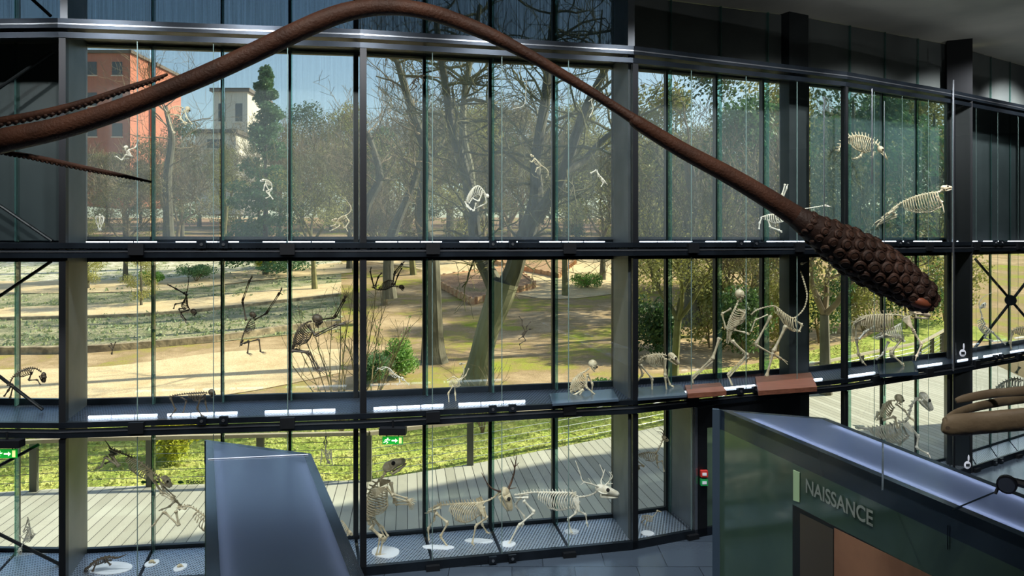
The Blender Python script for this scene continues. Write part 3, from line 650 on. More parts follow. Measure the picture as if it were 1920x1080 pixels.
l2 = limb([(886, 380, 18, .7), (882, 320, 16, 1), (868, 250, 14, 1.4), (872, 170, 12, 1.8), (884, 100, 11, 2), (900, 10, 8, 2.2)], 27.5, M['barkg'], root, 'limb')
l3 = limb([(944, 550, 40, 0), (962, 510, 36, -.2), (974, 470, 34, -.4), (992, 425, 34, -.5), (1006, 370, 28, -.6), (1004, 310, 20, -.4), (1014, 240, 20, -.2), (1024, 180, 19, 0), (1030, 100, 15, .2), (1040, 10, 10, .2)], 27.5, M['bark'], root, 'limb')
l4 = limb([(992, 425, 26, -.5), (1030, 375, 26, -1), (1058, 320, 22, -1.2), (1078, 260, 20, -1.4), (1100, 200, 17, -1.6), (1140, 120, 13, -1.8), (1180, 40, 9, -2)], 27.5, M['bark'], root, 'limb')
l5 = limb([(1058, 325, 14, -1.2), (1095, 300, 12, -.6), (1138, 256, 10, -.2), (1190, 230, 6, 0)], 27.5, M['bark'], root, 'limb')
g = MB(); rng = random.Random(9)
for L in (l1, l2, l3, l4, l5):
    for k in range(9, len(L), 2):
        for s in range(3):
            branch(g, L[k], Vector((rng.uniform(-1, 1), rng.uniform(-.6, .6), rng.uniform(-.2, .6))), rng.uniform(.035, .07), rng.uniform(1.6, 2.8), 2, rng, 3, .38, .02, .010)
g.build('branches', M['twigg'], root)
# other single trunks
def trunk_tree(pts, D, lab, m, seed, nb=10, tl=2.5):
    c = P(pts[0][0], pts[0][1], D); root = empty('park_tree', c, lab, 'tree')
    L = limb(pts, D, m, root, 'trunk'); g = MB(); rng = random.Random(seed)
    for k in range(nb):
        q = L[rng.randint(len(L) // 2, len(L) - 1)]; branch(g, q, Vector((rng.uniform(-1, 1), rng.uniform(-.8, .8), rng.uniform(0, .9))), .07, tl, 3, rng, 3, .3, .04, .012)
    g.build('branches', M['twig'], root)
trunk_tree([(816, 690, 60, 0), (812, 650, 44, 0), (810, 560, 36, 0), (806, 470, 33, 0), (790, 400, 26, 0), (800, 300, 22, 0), (770, 200, 16, 0), (740, 100, 10, 0)], 36, 'straight grey trunk left of the forked tree', M['bark'], 2, 14, 2)
trunk_tree([(732, 560, 26, 0), (728, 500, 20, 0), (736, 440, 20, 0), (760, 380, 14, 0), (780, 330, 12, 0), (800, 250, 8, 0)], 46, 'grey-brown trunk behind the hanging sloth skeleton', M['bark'], 6, 10, 2.8)
trunk_tree([(1300, 610, 44, 0), (1296, 575, 30, 0), (1290, 520, 26, 0), (1288, 450, 24, 0), (1300, 380, 22, 0), (1290, 300, 18, 0)], 40, 'dark trunk right of the grey column with its shadow on the grass', M['bark'], 14, 12, 3)
trunk_tree([(1440, 600, 34, 0), (1436, 560, 24, 0), (1430, 500, 22, 0), (1444, 430, 18, 0), (1450, 330, 12, 0)], 44, 'dark trunk behind the running ostrich skeleton', M['bark'], 15, 12, 3)
trunk_tree([(318, 470, 22, 0), (316, 420, 18, 0), (314, 330, 16, 0), (322, 260, 12, 0), (310, 200, 8, 0)], 70, 'faint grey trunk under the small leaping monkey skeleton', M['bark'], 16, 12, 4)
trunk_tree([(672, 460, 22, 0), (690, 380, 18, 0), (712, 330, 14, 0), (690, 250, 10, 0)], 50, 'slender leaning trunk right of the second post', M['bark'], 17, 12, 3)
# shrubs
def shrub(px, py, D, w, h, lm, lab, n=2500, s=.14, name='shrub'):
    c = at_px(px, D); rng = random.Random(int(px)); root = empty(name, c, lab, 'shrub'); g = MB()
    for k in range(5): g.tube([c, c + Vector((rng.uniform(-w, w) * .5, rng.uniform(-.4, .4), h * .7))], [.04, .015], 5)
    g.build('stems', M['twig'], root); g = MB()
    bl = [((c.x + rng.uniform(-.6, .6) * w, c.y + rng.uniform(-.6, .6) * w, c.z + h * rng.uniform(.25, .8)), (w * .4, w * .4, h * .25)) for k in range(16)]
    leaves(g, bl, n, s, rng); g.build('foliage', lm, root)
shrub(748, 600, 33, 1.0, 1.9, M['leafC'], 'round green shrub left of the straight trunk', 5200, .12)
shrub(712, 600, 31.5, .7, 1.4, M['leafG'], 'lower green shrub right of the second post', 3000, .12)
shrub(282, 520, 60, 1.2, 1.2, M['leafC'], 'small bright green shrub on the rockery, left of two')
shrub(368, 512, 62, 1.8, 1.6, M['leafG'], 'wider grey-green shrub on the rockery, right of two', 3500)
shrub(492, 498, 70, 1.2, 1.1, M['leafY'], 'small yellow-green shrub at the rockery end')
shrub(330, 870, 21.5, .9, 1.25, M['leafY'], 'yellow-green shrub on the lawn behind the deck railing', 2600, .12)
shrub(1100, 500, 60, 1.4, 1.3, M['leafC'], 'green plants growing in the farther raised bed', 2500)
shrub(1150, 820, 30, 1.4, .7, M['leafC'], 'spiky low plant on the lawn near the grey column', 1800, .15)
for i, (px, D, w, h) in enumerate([(1235, 37, 1.4, 3.2), (1330, 40, 1.8, 4.2), (1400, 37, 1.6, 3.8), (1465, 40, 1.9, 4.4), (1535, 42, 2, 4.6), (1620, 45, 2.2, 5), (1700, 47, 2.2, 5), (1770, 50, 2.4, 5)]):
    shrub(px, 0, D, w, h, M['leafB' if i % 2 else 'leafA'], ['leafy bush right of the grey column', 'leafy bush behind the human skeleton', 'leafy bush left of the ostrich skeleton', 'leafy bush behind the ostrich skeleton', 'leafy bush left of the tall dark column',
          'leafy bush behind the large quadruped skeleton', 'leafy bush right of the suckered club', 'rightmost leafy bush in the narrow bay'][i], 3800, .2)
# willow-like whips near the second post
for (px, D, lab, sd) in ((640, 24.5, 'thin green-stemmed sapling crossing the second post', 1), (688, 25.5, 'thin bare sapling just right of the second post', 2), (905, 24.4, 'small bare sapling at the foot of the forked tree', 4)):
    c = at_px(px, D); root = empty('sapling', c, lab, 'sapling'); rng = random.Random(sd); g = MB(); bl = []
    for k in range(11 if sd < 4 else 5):
        a = Vector((rng.uniform(-.5, .5), rng.uniform(-.3, .3), 1)); H = rng.uniform(2.6, 5.0) if sd < 4 else 1.6; pts = [c]
        for j in range(6):
            a = (a + Vector((rng.uniform(-.16, .16), rng.uniform(-.1, .1), 0))).normalized(); pts.append(pts[-1] + a * H / 6); 
            if j > 1: bl.append((tuple(pts[-1]), (.14, .14, .14)))
        g.tube(pts, [.032, .028, .024, .02, .016, .012, .008], 4)
        for j in (3, 4, 5): branch(g, pts[j], a + Vector((rng.uniform(-.7, .7), 0, .2)), .012, .9, 1, rng, 2, .2, .05, .006)
    g.build('stems', M['twig'], root); 
    if sd < 4: g = MB(); leaves(g, bl, 220, .07, rng); g.build('leaves', M['leafC'], root)

# buildings
M['orange'] = mat('orange_render', (196, 124, 98), 0.8, c2=(184, 112, 90), scale=.3)
M['cream'] = mat('cream_render', (224, 216, 200), 0.8)
M['roof'] = mat('roof_grey', (110, 100, 92), 0.8)
M['bglass'] = mat('dark_window', (54, 60, 66), 0.2)
def building(x0, x1, y0, y1, D, dep, m, lab, rows, cols, extra=None):
    a = P(x0, y1, D); c = P(x1, y0, D); root = empty('building', ((a.x + c.x) / 2, D, a.z - 4), lab, 'building')
    g = MB(); g.box((a.x, D, a.z - 6), (c.x, D + dep, c.z)); g.build('walls', m, root)
    g = MB(); g.box((a.x - .5, D - .5, c.z), (c.x + .5, D + dep + .5, c.z + .6)); g.build('roof', M['roof'], root)
    W_, H_ = c.x - a.x, c.z - a.z
    for i in range(cols):
        for j in range(rows):
            xx = a.x + W_ * (i + .3) / cols; zz = a.z + H_ * (j + .3) / rows
            g = MB(); g.box((xx, D - .08, zz), (xx + W_ * .4 / cols, D + .05, zz + H_ * .42 / rows)); g.build('window', M['bglass'], root)
            g = MB(); g.box((xx - .15, D - .25, zz - .3), (xx + W_ * .4 / cols + .15, D, zz - .1)); g.build('sill', M['cream'], root)
building(148, 244, 100, 330, 150, 14, M['orange'], 'orange-red block at the upper left of the park', 4, 2)
building(236, 292, 124, 330, 158, 12, M['orange'], 'lower orange wing right of the orange block', 3, 1)
building(366, 442, 250, 330, 118, 10, M['cream'], 'small cream house left of the conifer', 2, 1)
building(400, 464, 172, 330, 132, 12, M['cream'], 'tall cream block with dark roof behind the conifer', 2, 2)
building(1195, 1270, 340, 420, 88, 8, M['roof'], 'low grey roofed shed between the leafy trees', 1, 2)
# ------------------------------------------------------------------ bracing, rods, signs, doors
def bar_px(name, pts, D, r, m, lab, cat, n=8):
    g = MB(); g.tube([P(x, y, D) for x, y in pts], r, n); return tag(g.build(name, m), lab, cat)
root = empty('cross_brace', P(60, 450, 14.1), 'thin dark steel cross bracing behind the glass at the far left edge', 'bracing')
for pts in ([(100, 96), (-60, 205)], [(98, 452), (-60, 345)], [(96, 490), (-60, 595)], [(80, 768), (-60, 660)], [(72, 834), (-60, 905)], [(112, 1058), (-60, 972)], [(95, 30), (40, -20)]):
    g = MB(); g.tube([P(x, y, 14.1) for x, y in pts], .032, 8); g.build('brace_rod', M['black'], root)
root = empty('cross_brace', P(1895, 560, 23.0), 'dark steel cross bracing with a centre node in the far right bay', 'bracing')
for pts in ([(1828, 485), (1962, 640)], [(1828, 652), (1962, 480)]):
    g = MB(); g.tube([P(x, y, 22.6) for x, y in pts], .04, 8); g.build('brace_rod', M['black'], root)
g = MB(); g.tube([P(1895, 563, 22.5), P(1895, 563, 22.7)], .16, 12); g.build('node_plate', M['frame'], root)
for px, y0, y1, r, lab in ((1787, 150, 695, .030, 'bright vertical rod at the right end of the narrow bay'), (1658, 190, 742, .012, 'thin bright rod crossing the large quadruped skeleton'), (1635, 166, 345, .018, 'short bright rod crossing the dolphin skeleton'), (1545, 182, 432, .014, 'slim bright rod in front of the wide dark column')):
    D = fdepth(px, 0) - .12; bar_px('steel_rod', [(px, y0), (px, y1)], D, r, M['steel'], lab, 'rod')  # thin bright tubes drawn as upright lines
# long thin tension cables at the right
for a, c, lab in (((1280, 360), (1640, 392), 'upper slanting stay cable left part'),):
    pass
def text_obj(name, s, loc, ux, uz, h, m, parent=None, ext=.002):
    cu = bpy.data.curves.new(name, 'FONT'); cu.body = s; cu.size = 1.0; cu.offset = .018; cu.extrude = ext / h; t = bpy.data.objects.new('tmp', cu); COL.objects.link(t)
    dg = bpy.context.evaluated_depsgraph_get(); me = bpy.data.meshes.new_from_object(t.evaluated_get(dg)); bpy.data.objects.remove(t); me.materials.clear(); me.materials.append(m); me.name = name
    ux = Vector(ux).normalized(); uz = Vector(uz).normalized(); un = ux.cross(uz)
    Mx = Matrix((ux, uz, un)).transposed().to_4x4(); k = h / 0.70
    me.transform(Matrix.Translation(loc) @ Mx @ Matrix.Scale(k, 4))
    o = bpy.data.objects.new(name, me); COL.objects.link(o)
    if parent: o.parent = parent; o.matrix_parent_inverse = Matrix.Translation(-Vector(parent.location))
    return o
def exit_sign(x0, x1, y0, y1, D, lab):
    c = P((x0 + x1) / 2, (y0 + y1) / 2, D); root = empty('exit_sign', c, lab, 'exit sign'); a = P(x0, y1, D); b_ = P(x1, y0, D); w = b_.x - a.x; h = b_.z - a.z
    g = MB(); g.box((a.x, D, a.z), (b_.x, D + .03, b_.z)); g.build('sign_board', M['green'], root)
    g = MB(); y = D - .006        # running figure
    q = lambda u, v: (a.x + w * u, y, a.z + h * v)
    g.ball(q(.27, .80), h * .09, .004, h * .09)
    for s in ([(.25, .70), (.20, .42)], [(.20, .42), (.27, .28), (.20, .12)], [(.20, .42), (.13, .30), (.06, .26)], [(.25, .68), (.33, .55), (.38, .62)], [(.24, .66), (.15, .62), (.12, .48)]):
        g.tube([q(*k) for k in s], h * .05, 5)
    g.build('running_figure', M['signw'], root)
    g = MB(); g.box((a.x + w * .46, y - .002, a.z + h * .42), (a.x + w * .64, y + .004, a.z + h * .58)); g.add([q(.64, .22), q(.76, .5), q(.64, .78)], [(0, 1, 2)]); g.build('arrow', M['signw'], root)
    g = MB(); g.box((a.x + w * .82, y - .002, a.z + h * .12), (a.x + w * .95, y + .004, a.z + h * .9)); g.build('door_symbol', M['signy'], root)
    g = MB(); g.box((a.x - w * .16, D - .04, b_.z + .035), (b_.x + w * .16, D + .14, b_.z + .16)); g.build('lamp_housing', M['black'], root)
    g = MB(); g.tube([(c.x, D + .05, b_.z + .15), (c.x, D + .05, b_.z + .30)], .02, 6); g.build('bracket', M['black'], root)
    for s in (-1, 1): g = MB(); g.tube([(c.x + s * w * .3, D + .015, b_.z - .01), (c.x + s * w * .3, D + .015, b_.z + .04)], .008, 5); g.build('hanger', M['black'], root)
exit_sign(717, 755, 819, 833, 13.8, 'green emergency exit sign with running figure hanging near the second post')
exit_sign(-12, 31, 843, 859, 13.0, 'green emergency exit sign cut by the left edge of the picture')
# lettering stuck on the window
M['letter'] = mat('dark_green_lettering', (44, 70, 40), 0.5); M['leafmark'] = mat('green_leaf_mark', (40, 96, 40), 0.5)
d = fdepth(350, .96); c = P(349, 908, d)
o = text_obj('window_lettering', 'Retour', c, (1, .13, 0), (0, 0, 1), .085, M['letter']); tag(o, 'dark lettering Retour on the lower window pane', 'lettering')
for i, px in enumerate((270, 293, 339)):
    d = fdepth(px, .96); g = MB(); g.ball(P(px, 904, d), .062, .004, .03, fn=lambda q: Vector((q.x, q.y, q.z * (1 - q.x * 5)))); tag(g.build('leaf_sticker', M['leafmark']), ['dark green leaf mark on the window, leftmost of three', 'dark green leaf mark on the window, middle of three', 'dark green leaf mark just left of the word Retour'][i], 'sticker', 'leaf marks on the window')
# small white tags in the right hand cases
for px, py, D, lab in ((1805, 662, 20.6, 'small white visitor symbol on the upper right column'), (1814, 872, 19.6, 'small white visitor symbol low on the right column')):
    c = P(px, py, D - .8); g = MB(); g.ball(c, .09, .01, .10, nu=12); g.ball(c + Vector((.03, 0, .17)), .025, .01, .09); g.box((c.x - .045, c.y - .02, c.z - .03), (c.x + .045, c.y + .0, c.z + .035), 1)
    tag(g.build('symbol_sticker', [M['white'], M['dkgrey']]), lab, 'sticker')

# partition and door in the bottom row of the third bay
def tfront(px, o=0):
    lo, hi = -1.0, NB - 1.0
    for _ in range(40):
        m = (lo + hi) / 2; x, y = FB(m, o)
        if x / y * FPX + 960 < px: lo = m
        else: hi = m
    return lo
tp = tfront(1302)
b = MB(); seg(b, tp - .006, tp, 0.02, 0.98, ZF, ZL - .30); tag(b.build('case_partition', M['grey']), 'grey metal partition at the end of the bottom case beside the door', 'partition')
b = MB(); seg(b, tp, tp + .012, -.02, .06, ZF, ZL - .3); tag(b.build('door_post', M['steel']), 'bright slim metal post left of the door', 'post')
root = empty('door_1', fpt(tp + .1, 0, ZF), 'dark framed glass door beside the tall NAISSANCE case', 'door'); root['kind'] = 'structure'
b = MB(); seg(b, tp + .012, tp + .055, -.02, .12, ZF, ZL - .3); seg(b, tp + .055, tp + .50, -.02, .12, ZL - .75, ZL - .3); seg(b, tp + .46, tp + .50, -.02, .12, ZF, ZL - .75); b.build('door_frame', M['black'], root)
b = MB(); seg(b, tp + .058, tp + .455, 0.03, .06, ZF + .1, ZL - .78); b.build('door_pane', M['frost'] if 'frost' in M else M['fin'], root)
b = MB(); seg(b, tp + .055, tp + .46, 0.0, .09, ZF, ZF + .1); b.build('door_sill', M['frame'], root)
M['red'] = mat('call_box_red', (176, 50, 44), 0.4); M['cbgreen'] = mat('call_box_green', (30, 150, 80), 0.4)
for y0, m, lab in ((881, 'red', 'small red fire alarm call point beside the door'), (897, 'cbgreen', 'small green door release box under the red one')):
    c = P(1320, y0 + 7, fdepth(1320, 0) - .12); root = empty('call_point', c, lab, 'call point'); g = MB(); g.box((c.x - .075, c.y - .04, c.z - .065), (c.x + .075, c.y + .06, c.z + .065)); g.build('housing', M[m], root)
    g = MB(); g.box((c.x - .045, c.y - .05, c.z - .03), (c.x + .045, c.y - .038, c.z + .03)); g.build('press_plate', M['signw'] if m == 'x' else M['white'], root)
# ------------------------------------------------------------------ free standing cases in front
M['topglass'] = mat('frosted_top_panel', (66, 80, 100), 0.18, 0.0)
nt = M['topglass'].node_tree; bs = nt.nodes['Principled BSDF']; tl = nt.nodes.new('ShaderNodeBsdfTranslucent'); tl.inputs[0].default_value = (0.75, 0.82, 0.95, 1); mx = nt.nodes.new('ShaderNodeMixShader'); mx.inputs[0].default_value = .35
nt.links.new(bs.outputs[0], mx.inputs[1]); nt.links.new(tl.outputs[0], mx.inputs[2]); nt.links.new(mx.outputs[0], nt.nodes['Material Output'].inputs[0])
M['led'] = mat('led_strip', (255, 255, 255), 0.4, emit=(226, 232, 255), estr=9.0)
M['ledl'] = mat('dim_led_strip', (255, 255, 255), 0.4, emit=(226, 232, 255), estr=1.6)
M['caseg'] = mat('case_green_glass', (52, 72, 62), 0.08, 0.0, c2=(60, 80, 66), scale=.8)
M['casedk'] = mat('case_dark_rim', (34, 46, 58), 0.15, 0.2)
M['edge'] = mat('case_steel_edge', (92, 112, 130), 0.25, 0.6)
M['brown'] = mat('brown_panel', (148, 106, 78), 0.55, c2=(126, 88, 64), scale=1.6, detail=7)
M['pale'] = mat('pale_green_tab', (168, 196, 150), 0.5)
M['cletter'] = mat('pale_grey_lettering', (176, 186, 176), 0.5)
M['edge2'] = mat('bright_glass_edge', (220, 228, 240), 0.3)  # white of a reflection line on the left showcase top
ZTOP = -3.0
def pz(px, py, z): D = z * FPX / (HZ - py); return Vector(((px - 960) / FPX * D, D, z))
def extend(a, b, k): return a + (b - a) * k
def tall_case(A, Bq, Cq, Dq, lab, led, rim=.14, name='showcase'):
    """A,B far left and far right corners, C,D near right and near left, all on the top plane"""
    cs = [A, Bq, Cq, Dq]; cen = sum(cs, Vector()) / 4; root = empty(name, (cen.x, cen.y, ZF), lab, 'showcase')
    g = MB(); sh = [c + (cen - c).normalized() * .03 for c in cs]; low = []
    for (p, q) in ((0, 1), (1, 2), (2, 3), (3, 0)):
        a, b_ = cs[p], cs[q]; n = Vector((-(b_ - a).y, (b_ - a).x, 0)).normalized()
        if n.dot(cen - a) < 0: n = -n
        g = MB(); g.hexa([(a.x, a.y, ZF), (b_.x, b_.y, ZF), (b_.x + n.x * .02, b_.y + n.y * .02, ZF), (a.x + n.x * .02, a.y + n.y * .02, ZF), (a.x, a.y, ZTOP - .34), (b_.x, b_.y, ZTOP - .34), (b_.x + n.x * .02, b_.y + n.y * .02, ZTOP - .34), (a.x + n.x * .02, a.y + n.y * .02, ZTOP - .34)])
        g.build('side_panel', M['caseg'], root)
        g = MB(); g.hexa([(a.x, a.y, ZTOP - .34), (b_.x, b_.y, ZTOP - .34), (b_.x + n.x * .03, b_.y + n.y * .03, ZTOP - .34), (a.x + n.x * .03, a.y + n.y * .03, ZTOP - .34), (a.x, a.y, ZTOP), (b_.x, b_.y, ZTOP), (b_.x + n.x * .03, b_.y + n.y * .03, ZTOP), (a.x + n.x * .03, a.y + n.y * .03, ZTOP)])
        g.build('rim', M['casedk'], root)
    ins = []                                        # inset corners
    for i in range(4):
        e1 = (cs[(i + 1) % 4] - cs[i]).normalized(); e2 = (cs[(i - 1) % 4] - cs[i]).normalized(); ins.append(cs[i] + (e1 + e2) * rim)
    g = MB()
    for i in range(4):
        j = (i + 1) % 4; v = [cs[i], cs[j], ins[j], ins[i]]
        g.hexa([(p.x, p.y, ZTOP - .12) for p in v] + [(p.x, p.y, ZTOP + .004) for p in v])
    g.build('top_border', M['casedk'], root)
    g = MB(); g.add([(p.x, p.y, ZTOP - .006) for p in ins] + [(p.x, p.y, ZTOP + .004) for p in ins], [(3, 2, 1, 0), (4, 5, 6, 7), (0, 1, 5, 4), (1, 2, 6, 5), (2, 3, 7, 6), (3, 0, 4, 7)]); g.build('top_panel', M['topglass'], root)
    g = MB(); g.add([(p.x, p.y, ZTOP - .5) for p in ins], [(0, 1, 2, 3)]); g.build('inner_board', M['white'], root)
    for (i, j) in ((0, 3), (1, 2)):
        a = ins[i].lerp(ins[j], .08); b_ = ins[i].lerp(ins[j], .97); n = (cen - a); e = (b_ - a).normalized(); n = (n - e * n.dot(e)).normalized()
        g = MB(); g.tube([a + n * .05 + Vector((0, 0, -.07)), b_ + n * .05 + Vector((0, 0, -.07))], .018, 6); g.build('light_strip', M[led], root)
    return root, cs
A = pz(386, 825, ZTOP); B_ = pz(583, 851, ZTOP); D_ = pz(386, 1180, ZTOP); C_ = pz(735, 1200, ZTOP)
R0, _c = tall_case(A, B_, C_, D_, 'tall blue-grey showcase with a plain frosted lit top, left of the bear skeleton', 'ledl')
g = MB(); g.tube([pz(390, 861, ZTOP + .01), pz(578, 852, ZTOP + .01)], .009, 5); g.build('glass_edge', M['ledl'] if False else M['edge2'], R0)  # white tube that draws the reflection of a glass edge
A = pz(1350, 768, ZTOP); B_ = pz(1548, 784, ZTOP); C_ = pz(2150, 1010, ZTOP); D_ = pz(2150, 1110, ZTOP)
# near edge passes through (1920,1008), far edge through (1920,928)
near = pz(1920, 1008, ZTOP); far = pz(1920, 928, ZTOP); D_ = extend(A, near, 1.25); C_ = extend(B_, far, 1.45)
R, cs = tall_case(A, B_, C_, D_, 'large showcase with bright lit top edges and the word NAISSANCE on its side', 'led')
fa, fd = cs[0], cs[3]; fdir = (fd - fa).normalized(); fn_ = Vector((fdir.y, -fdir.x, 0)); 
if fn_.x > 0: fn_ = -fn_
def facept(px, py, off=0.0):
    k = (px - 960) / FPX; o = fa + fn_ * off
    s = (o.x - k * o.y) / (k * fdir.y - fdir.x); p = o + fdir * s; return Vector((p.x, p.y, (HZ - py) / FPX * p.y))
# steel corner, seam, tab, recess with brown panel
c = fa; g = MB(); n2 = Vector((fn_.x, fn_.y, 0)); g.hexa([(c.x - .13, c.y + .02, ZF), (c.x - .01, c.y - .02, ZF), (c.x + .0, c.y + .08, ZF), (c.x - .1, c.y + .1, ZF), (c.x - .13, c.y + .02, ZTOP), (c.x - .01, c.y - .02, ZTOP), (c.x, c.y + .08, ZTOP), (c.x - .1, c.y + .1, ZTOP)]); g.build('corner_edge', M['edge'], R)
def fquad(pts, off, th, name, m):
    g = MB(); a = [facept(x, y, off) for x, y in pts]; v = [p - fn_ * th for p in a]; g.hexa(v + a); return g.build(name, m, R)
fquad([(1487, 938), (1499, 942), (1499, 886), (1487, 881)], .012, .01, 'colour_tab', M['pale'])
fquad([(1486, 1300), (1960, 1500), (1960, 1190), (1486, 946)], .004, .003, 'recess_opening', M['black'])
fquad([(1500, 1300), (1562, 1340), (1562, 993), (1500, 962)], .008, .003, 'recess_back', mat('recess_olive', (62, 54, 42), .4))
fquad([(1564, 1340), (1930, 1500), (1930, 1170), (1564, 990)], .010, .004, 'brown_board', M['brown'])
for (px, py0, py1) in ((1777, 985, 1030),):
    g = MB(); g.tube([facept(px, py0, .015), facept(px, py1, .015)], .006, 5); g.build('panel_joint', M['casedk'], R)
p0 = facept(1510, 922, .014); p1 = facept(1637, 977, .014)
wdt = (Vector((p1.x, p1.y, 0)) - Vector((p0.x, p0.y, 0))).length
t = text_obj('lettering', 'NAISSANCE', Vector((0, 0, 0)), fdir, (0, 0, 1), .20, M['cletter'])
mxx = max((v.co.dot(fdir)) for v in t.data.vertices); sc_ = wdt / mxx
mt = Matrix.Identity(4)
for v in t.data.vertices:
    u = v.co.dot(fdir); v.co = Vector((p0.x, p0.y, p0.z)) + fdir * (u * sc_) + Vector((0, 0, v.co.z * 1.0)) + fn_ * .004
t.data.polygons.foreach_set('use_smooth', [False] * len(t.data.polygons)); t.parent = R; t.matrix_parent_inverse = Matrix.Translation(-Vector(R.location)); t['label'] = 'pale capital letters NAISSANCE'
# glass joints on the lit top
for (xa, ya, xb, yb) in ((1655, 920, 1655, 832), (1783, 957, 1870, 921)):
    a = pz(xa, ya, ZTOP + .01) if xa != xb else pz(1655, 920, ZTOP + .01); b_ = pz(xb, yb, ZTOP + .01); g = MB(); g.tube([a, b_], .012, 4); g.build('top_joint', M['casedk' if xa != xb else 'edge'], R)
g = MB(); c = pz(1866, 926, ZTOP + .01); sroot = empty('spotlight', c, 'small black spotlight clipped on the far edge of the lit case top', 'lamp')
g.tube([c, c + Vector((.06, .02, .10)), c + Vector((.12, .02, .12))], .018, 8); g.build('bracket', M['black'], sroot)
g = MB(); hd = c + Vector((.13, -.02, .13)); g.tube([hd + Vector((-.05, -.06, 0)), hd + Vector((.0, 0, 0)), hd + Vector((.08, .10, .0))], [.105, .105, .06], 16); g.build('lamp_head', M['black'], sroot)
g = MB(); g.tube([hd + Vector((-.056, -.068, 0)), hd + Vector((-.05, -.06, 0))], .085, 16); g.build('lens', M['bglass'], sroot)
g = MB(); g.tube([hd + Vector((.06, .03, .02)), hd + Vector((.4, -.2, -.03)), hd + Vector((.9, -.8, -.1))], [.045, .06, .06], 8); g.build('body_arm', M['black'], sroot)

# ------------------------------------------------------------------ giant squid model
def squidmat(name, c, c2):
    return mat(name, c, 0.62, c2=c2, scale=3, bump=0.25, bscale=40, detail=8)
M['squid'] = squidmat('squid_skin', (92, 58, 42), (66, 42, 32)); M['squidc'] = squidmat('squid_club_skin', (58, 38, 30), (44, 30, 25)); M['sucker'] = squidmat('sucker_skin', (80, 54, 42), (62, 42, 33)); M['ring'] = squidmat('sucker_ring', (54, 36, 29), (44, 30, 25))
root = empty('giant_squid_model', P(-420, 330, 7.2), 'huge brown squid model whose long tentacle arches across the whole picture', 'animal model')
ten = [(-300, 320, 60, 7.2), (-120, 296, 50, 7.1), (0, 265, 46, 7.0), (90, 246, 42, 7.0), (160, 227, 40, 7.0), (240, 200, 38, 7.0), (320, 168, 37, 7.0), (400, 134, 37, 7.05), (480, 97, 37, 7.1), (560, 58, 37, 7.1), (620, 32, 36, 7.15), (670, 18, 34, 7.2), (720, 13, 31, 7.2), (770, 16, 30, 7.2), (820, 27, 30, 7.25), (870, 45, 29, 7.3), (920, 66, 27, 7.3), (980, 97, 23, 7.35), (1040, 131, 20, 7.4), (1100, 167, 18, 7.45), (1150, 199, 18, 7.5), (1184, 221, 20, 7.5), (1200, 233, 26, 7.5), (1280, 282, 30, 7.6), (1360, 325, 33, 7.7), (1430, 366, 36, 7.8), (1490, 404, 40, 7.9), (1520, 424, 50, 7.9)]
q = spl(ten, 6); g = MB(); g.tube([P(x, y, d) for x, y, w, d in q], [w / 2 * d / FPX for x, y, w, d in q], 20); g.build('tentacle', M['squid'], root, smooth=True)
club = [(1485, 401, 38, 7.9), (1520, 424, 52, 7.9), (1560, 450, 72, 7.95), (1600, 474, 84, 8.0), (1640, 498, 86, 8.05), (1680, 523, 78, 8.1), (1710, 543, 70, 8.1), (1732, 560, 58, 8.1), (1745, 570, 36, 8.1), (1750, 574, 10, 8.1)]
q = spl(club, 6); cp = [P(x, y, d) for x, y, w, d in q]; cr = [w / 2 * d / FPX for x, y, w, d in q]
g = MB(); g.tube(cp, cr, 24); g.build('club', M['squidc'], root, smooth=True)
g = MB(); g.ball(P(1722, 566, 8.0), .13, .12, .07, R=Matrix.Rotation(.4, 3, 'Y')); g.build('club_tip', mat('club_tip_skin', (150, 84, 58), .5), root, smooth=True)
def cumul(L):
    o = [0]
    for a, b_ in zip(L, L[1:]): o.append(o[-1] + (b_ - a).length)
    return o
cl = cumul(cp)
def at_len(s):
    for i in range(len(cl) - 1):
        if cl[i + 1] >= s: u = (s - cl[i]) / max(1e-6, cl[i + 1] - cl[i]); return cp[i].lerp(cp[i + 1], u), cr[i] + (cr[i + 1] - cr[i]) * u, (cp[i + 1] - cp[i]).normalized()
    return cp[-1], cr[-1], (cp[-1] - cp[-2]).normalized()
proto = None; n = 0
for i in range(14):
    s = cl[-1] * (.10 + i * .067)
    for j in range(-2, 4):
        an = (j + (.5 if i % 2 else 0)) * .56 - .25
        c, r, t = at_len(s); side = Vector((0, -1, 0)); side = (side - t * side.dot(t)).normalized(); up = t.cross(side); dirn = side * cos(an) + up * sin(an)
        sr = r * (.30 if abs(an) < 1.0 else .25); 
        if sr < .02: continue
        sr = min(sr, .072)
        g = MB(); Rm = Matrix((t, dirn.cross(t), dirn)).transposed(); p = c + dirn * (r * .98)
        g.ball(p, sr, sr, sr * .38, R=Rm, nu=12, nv=8); s1 = g.build('sucker', M['sucker'], root, smooth=True)
        g = MB(); ring = [p + Rm @ Vector((cos(k * pi / 7) * sr * .62, sin(k * pi / 7) * sr * .62, sr * .30)) for k in range(15)]; g.tube(ring, sr * .09, 5, cap=False); o = g.build('sucker_ring', M['ring'], None, smooth=True); o.parent = s1
        n += 1
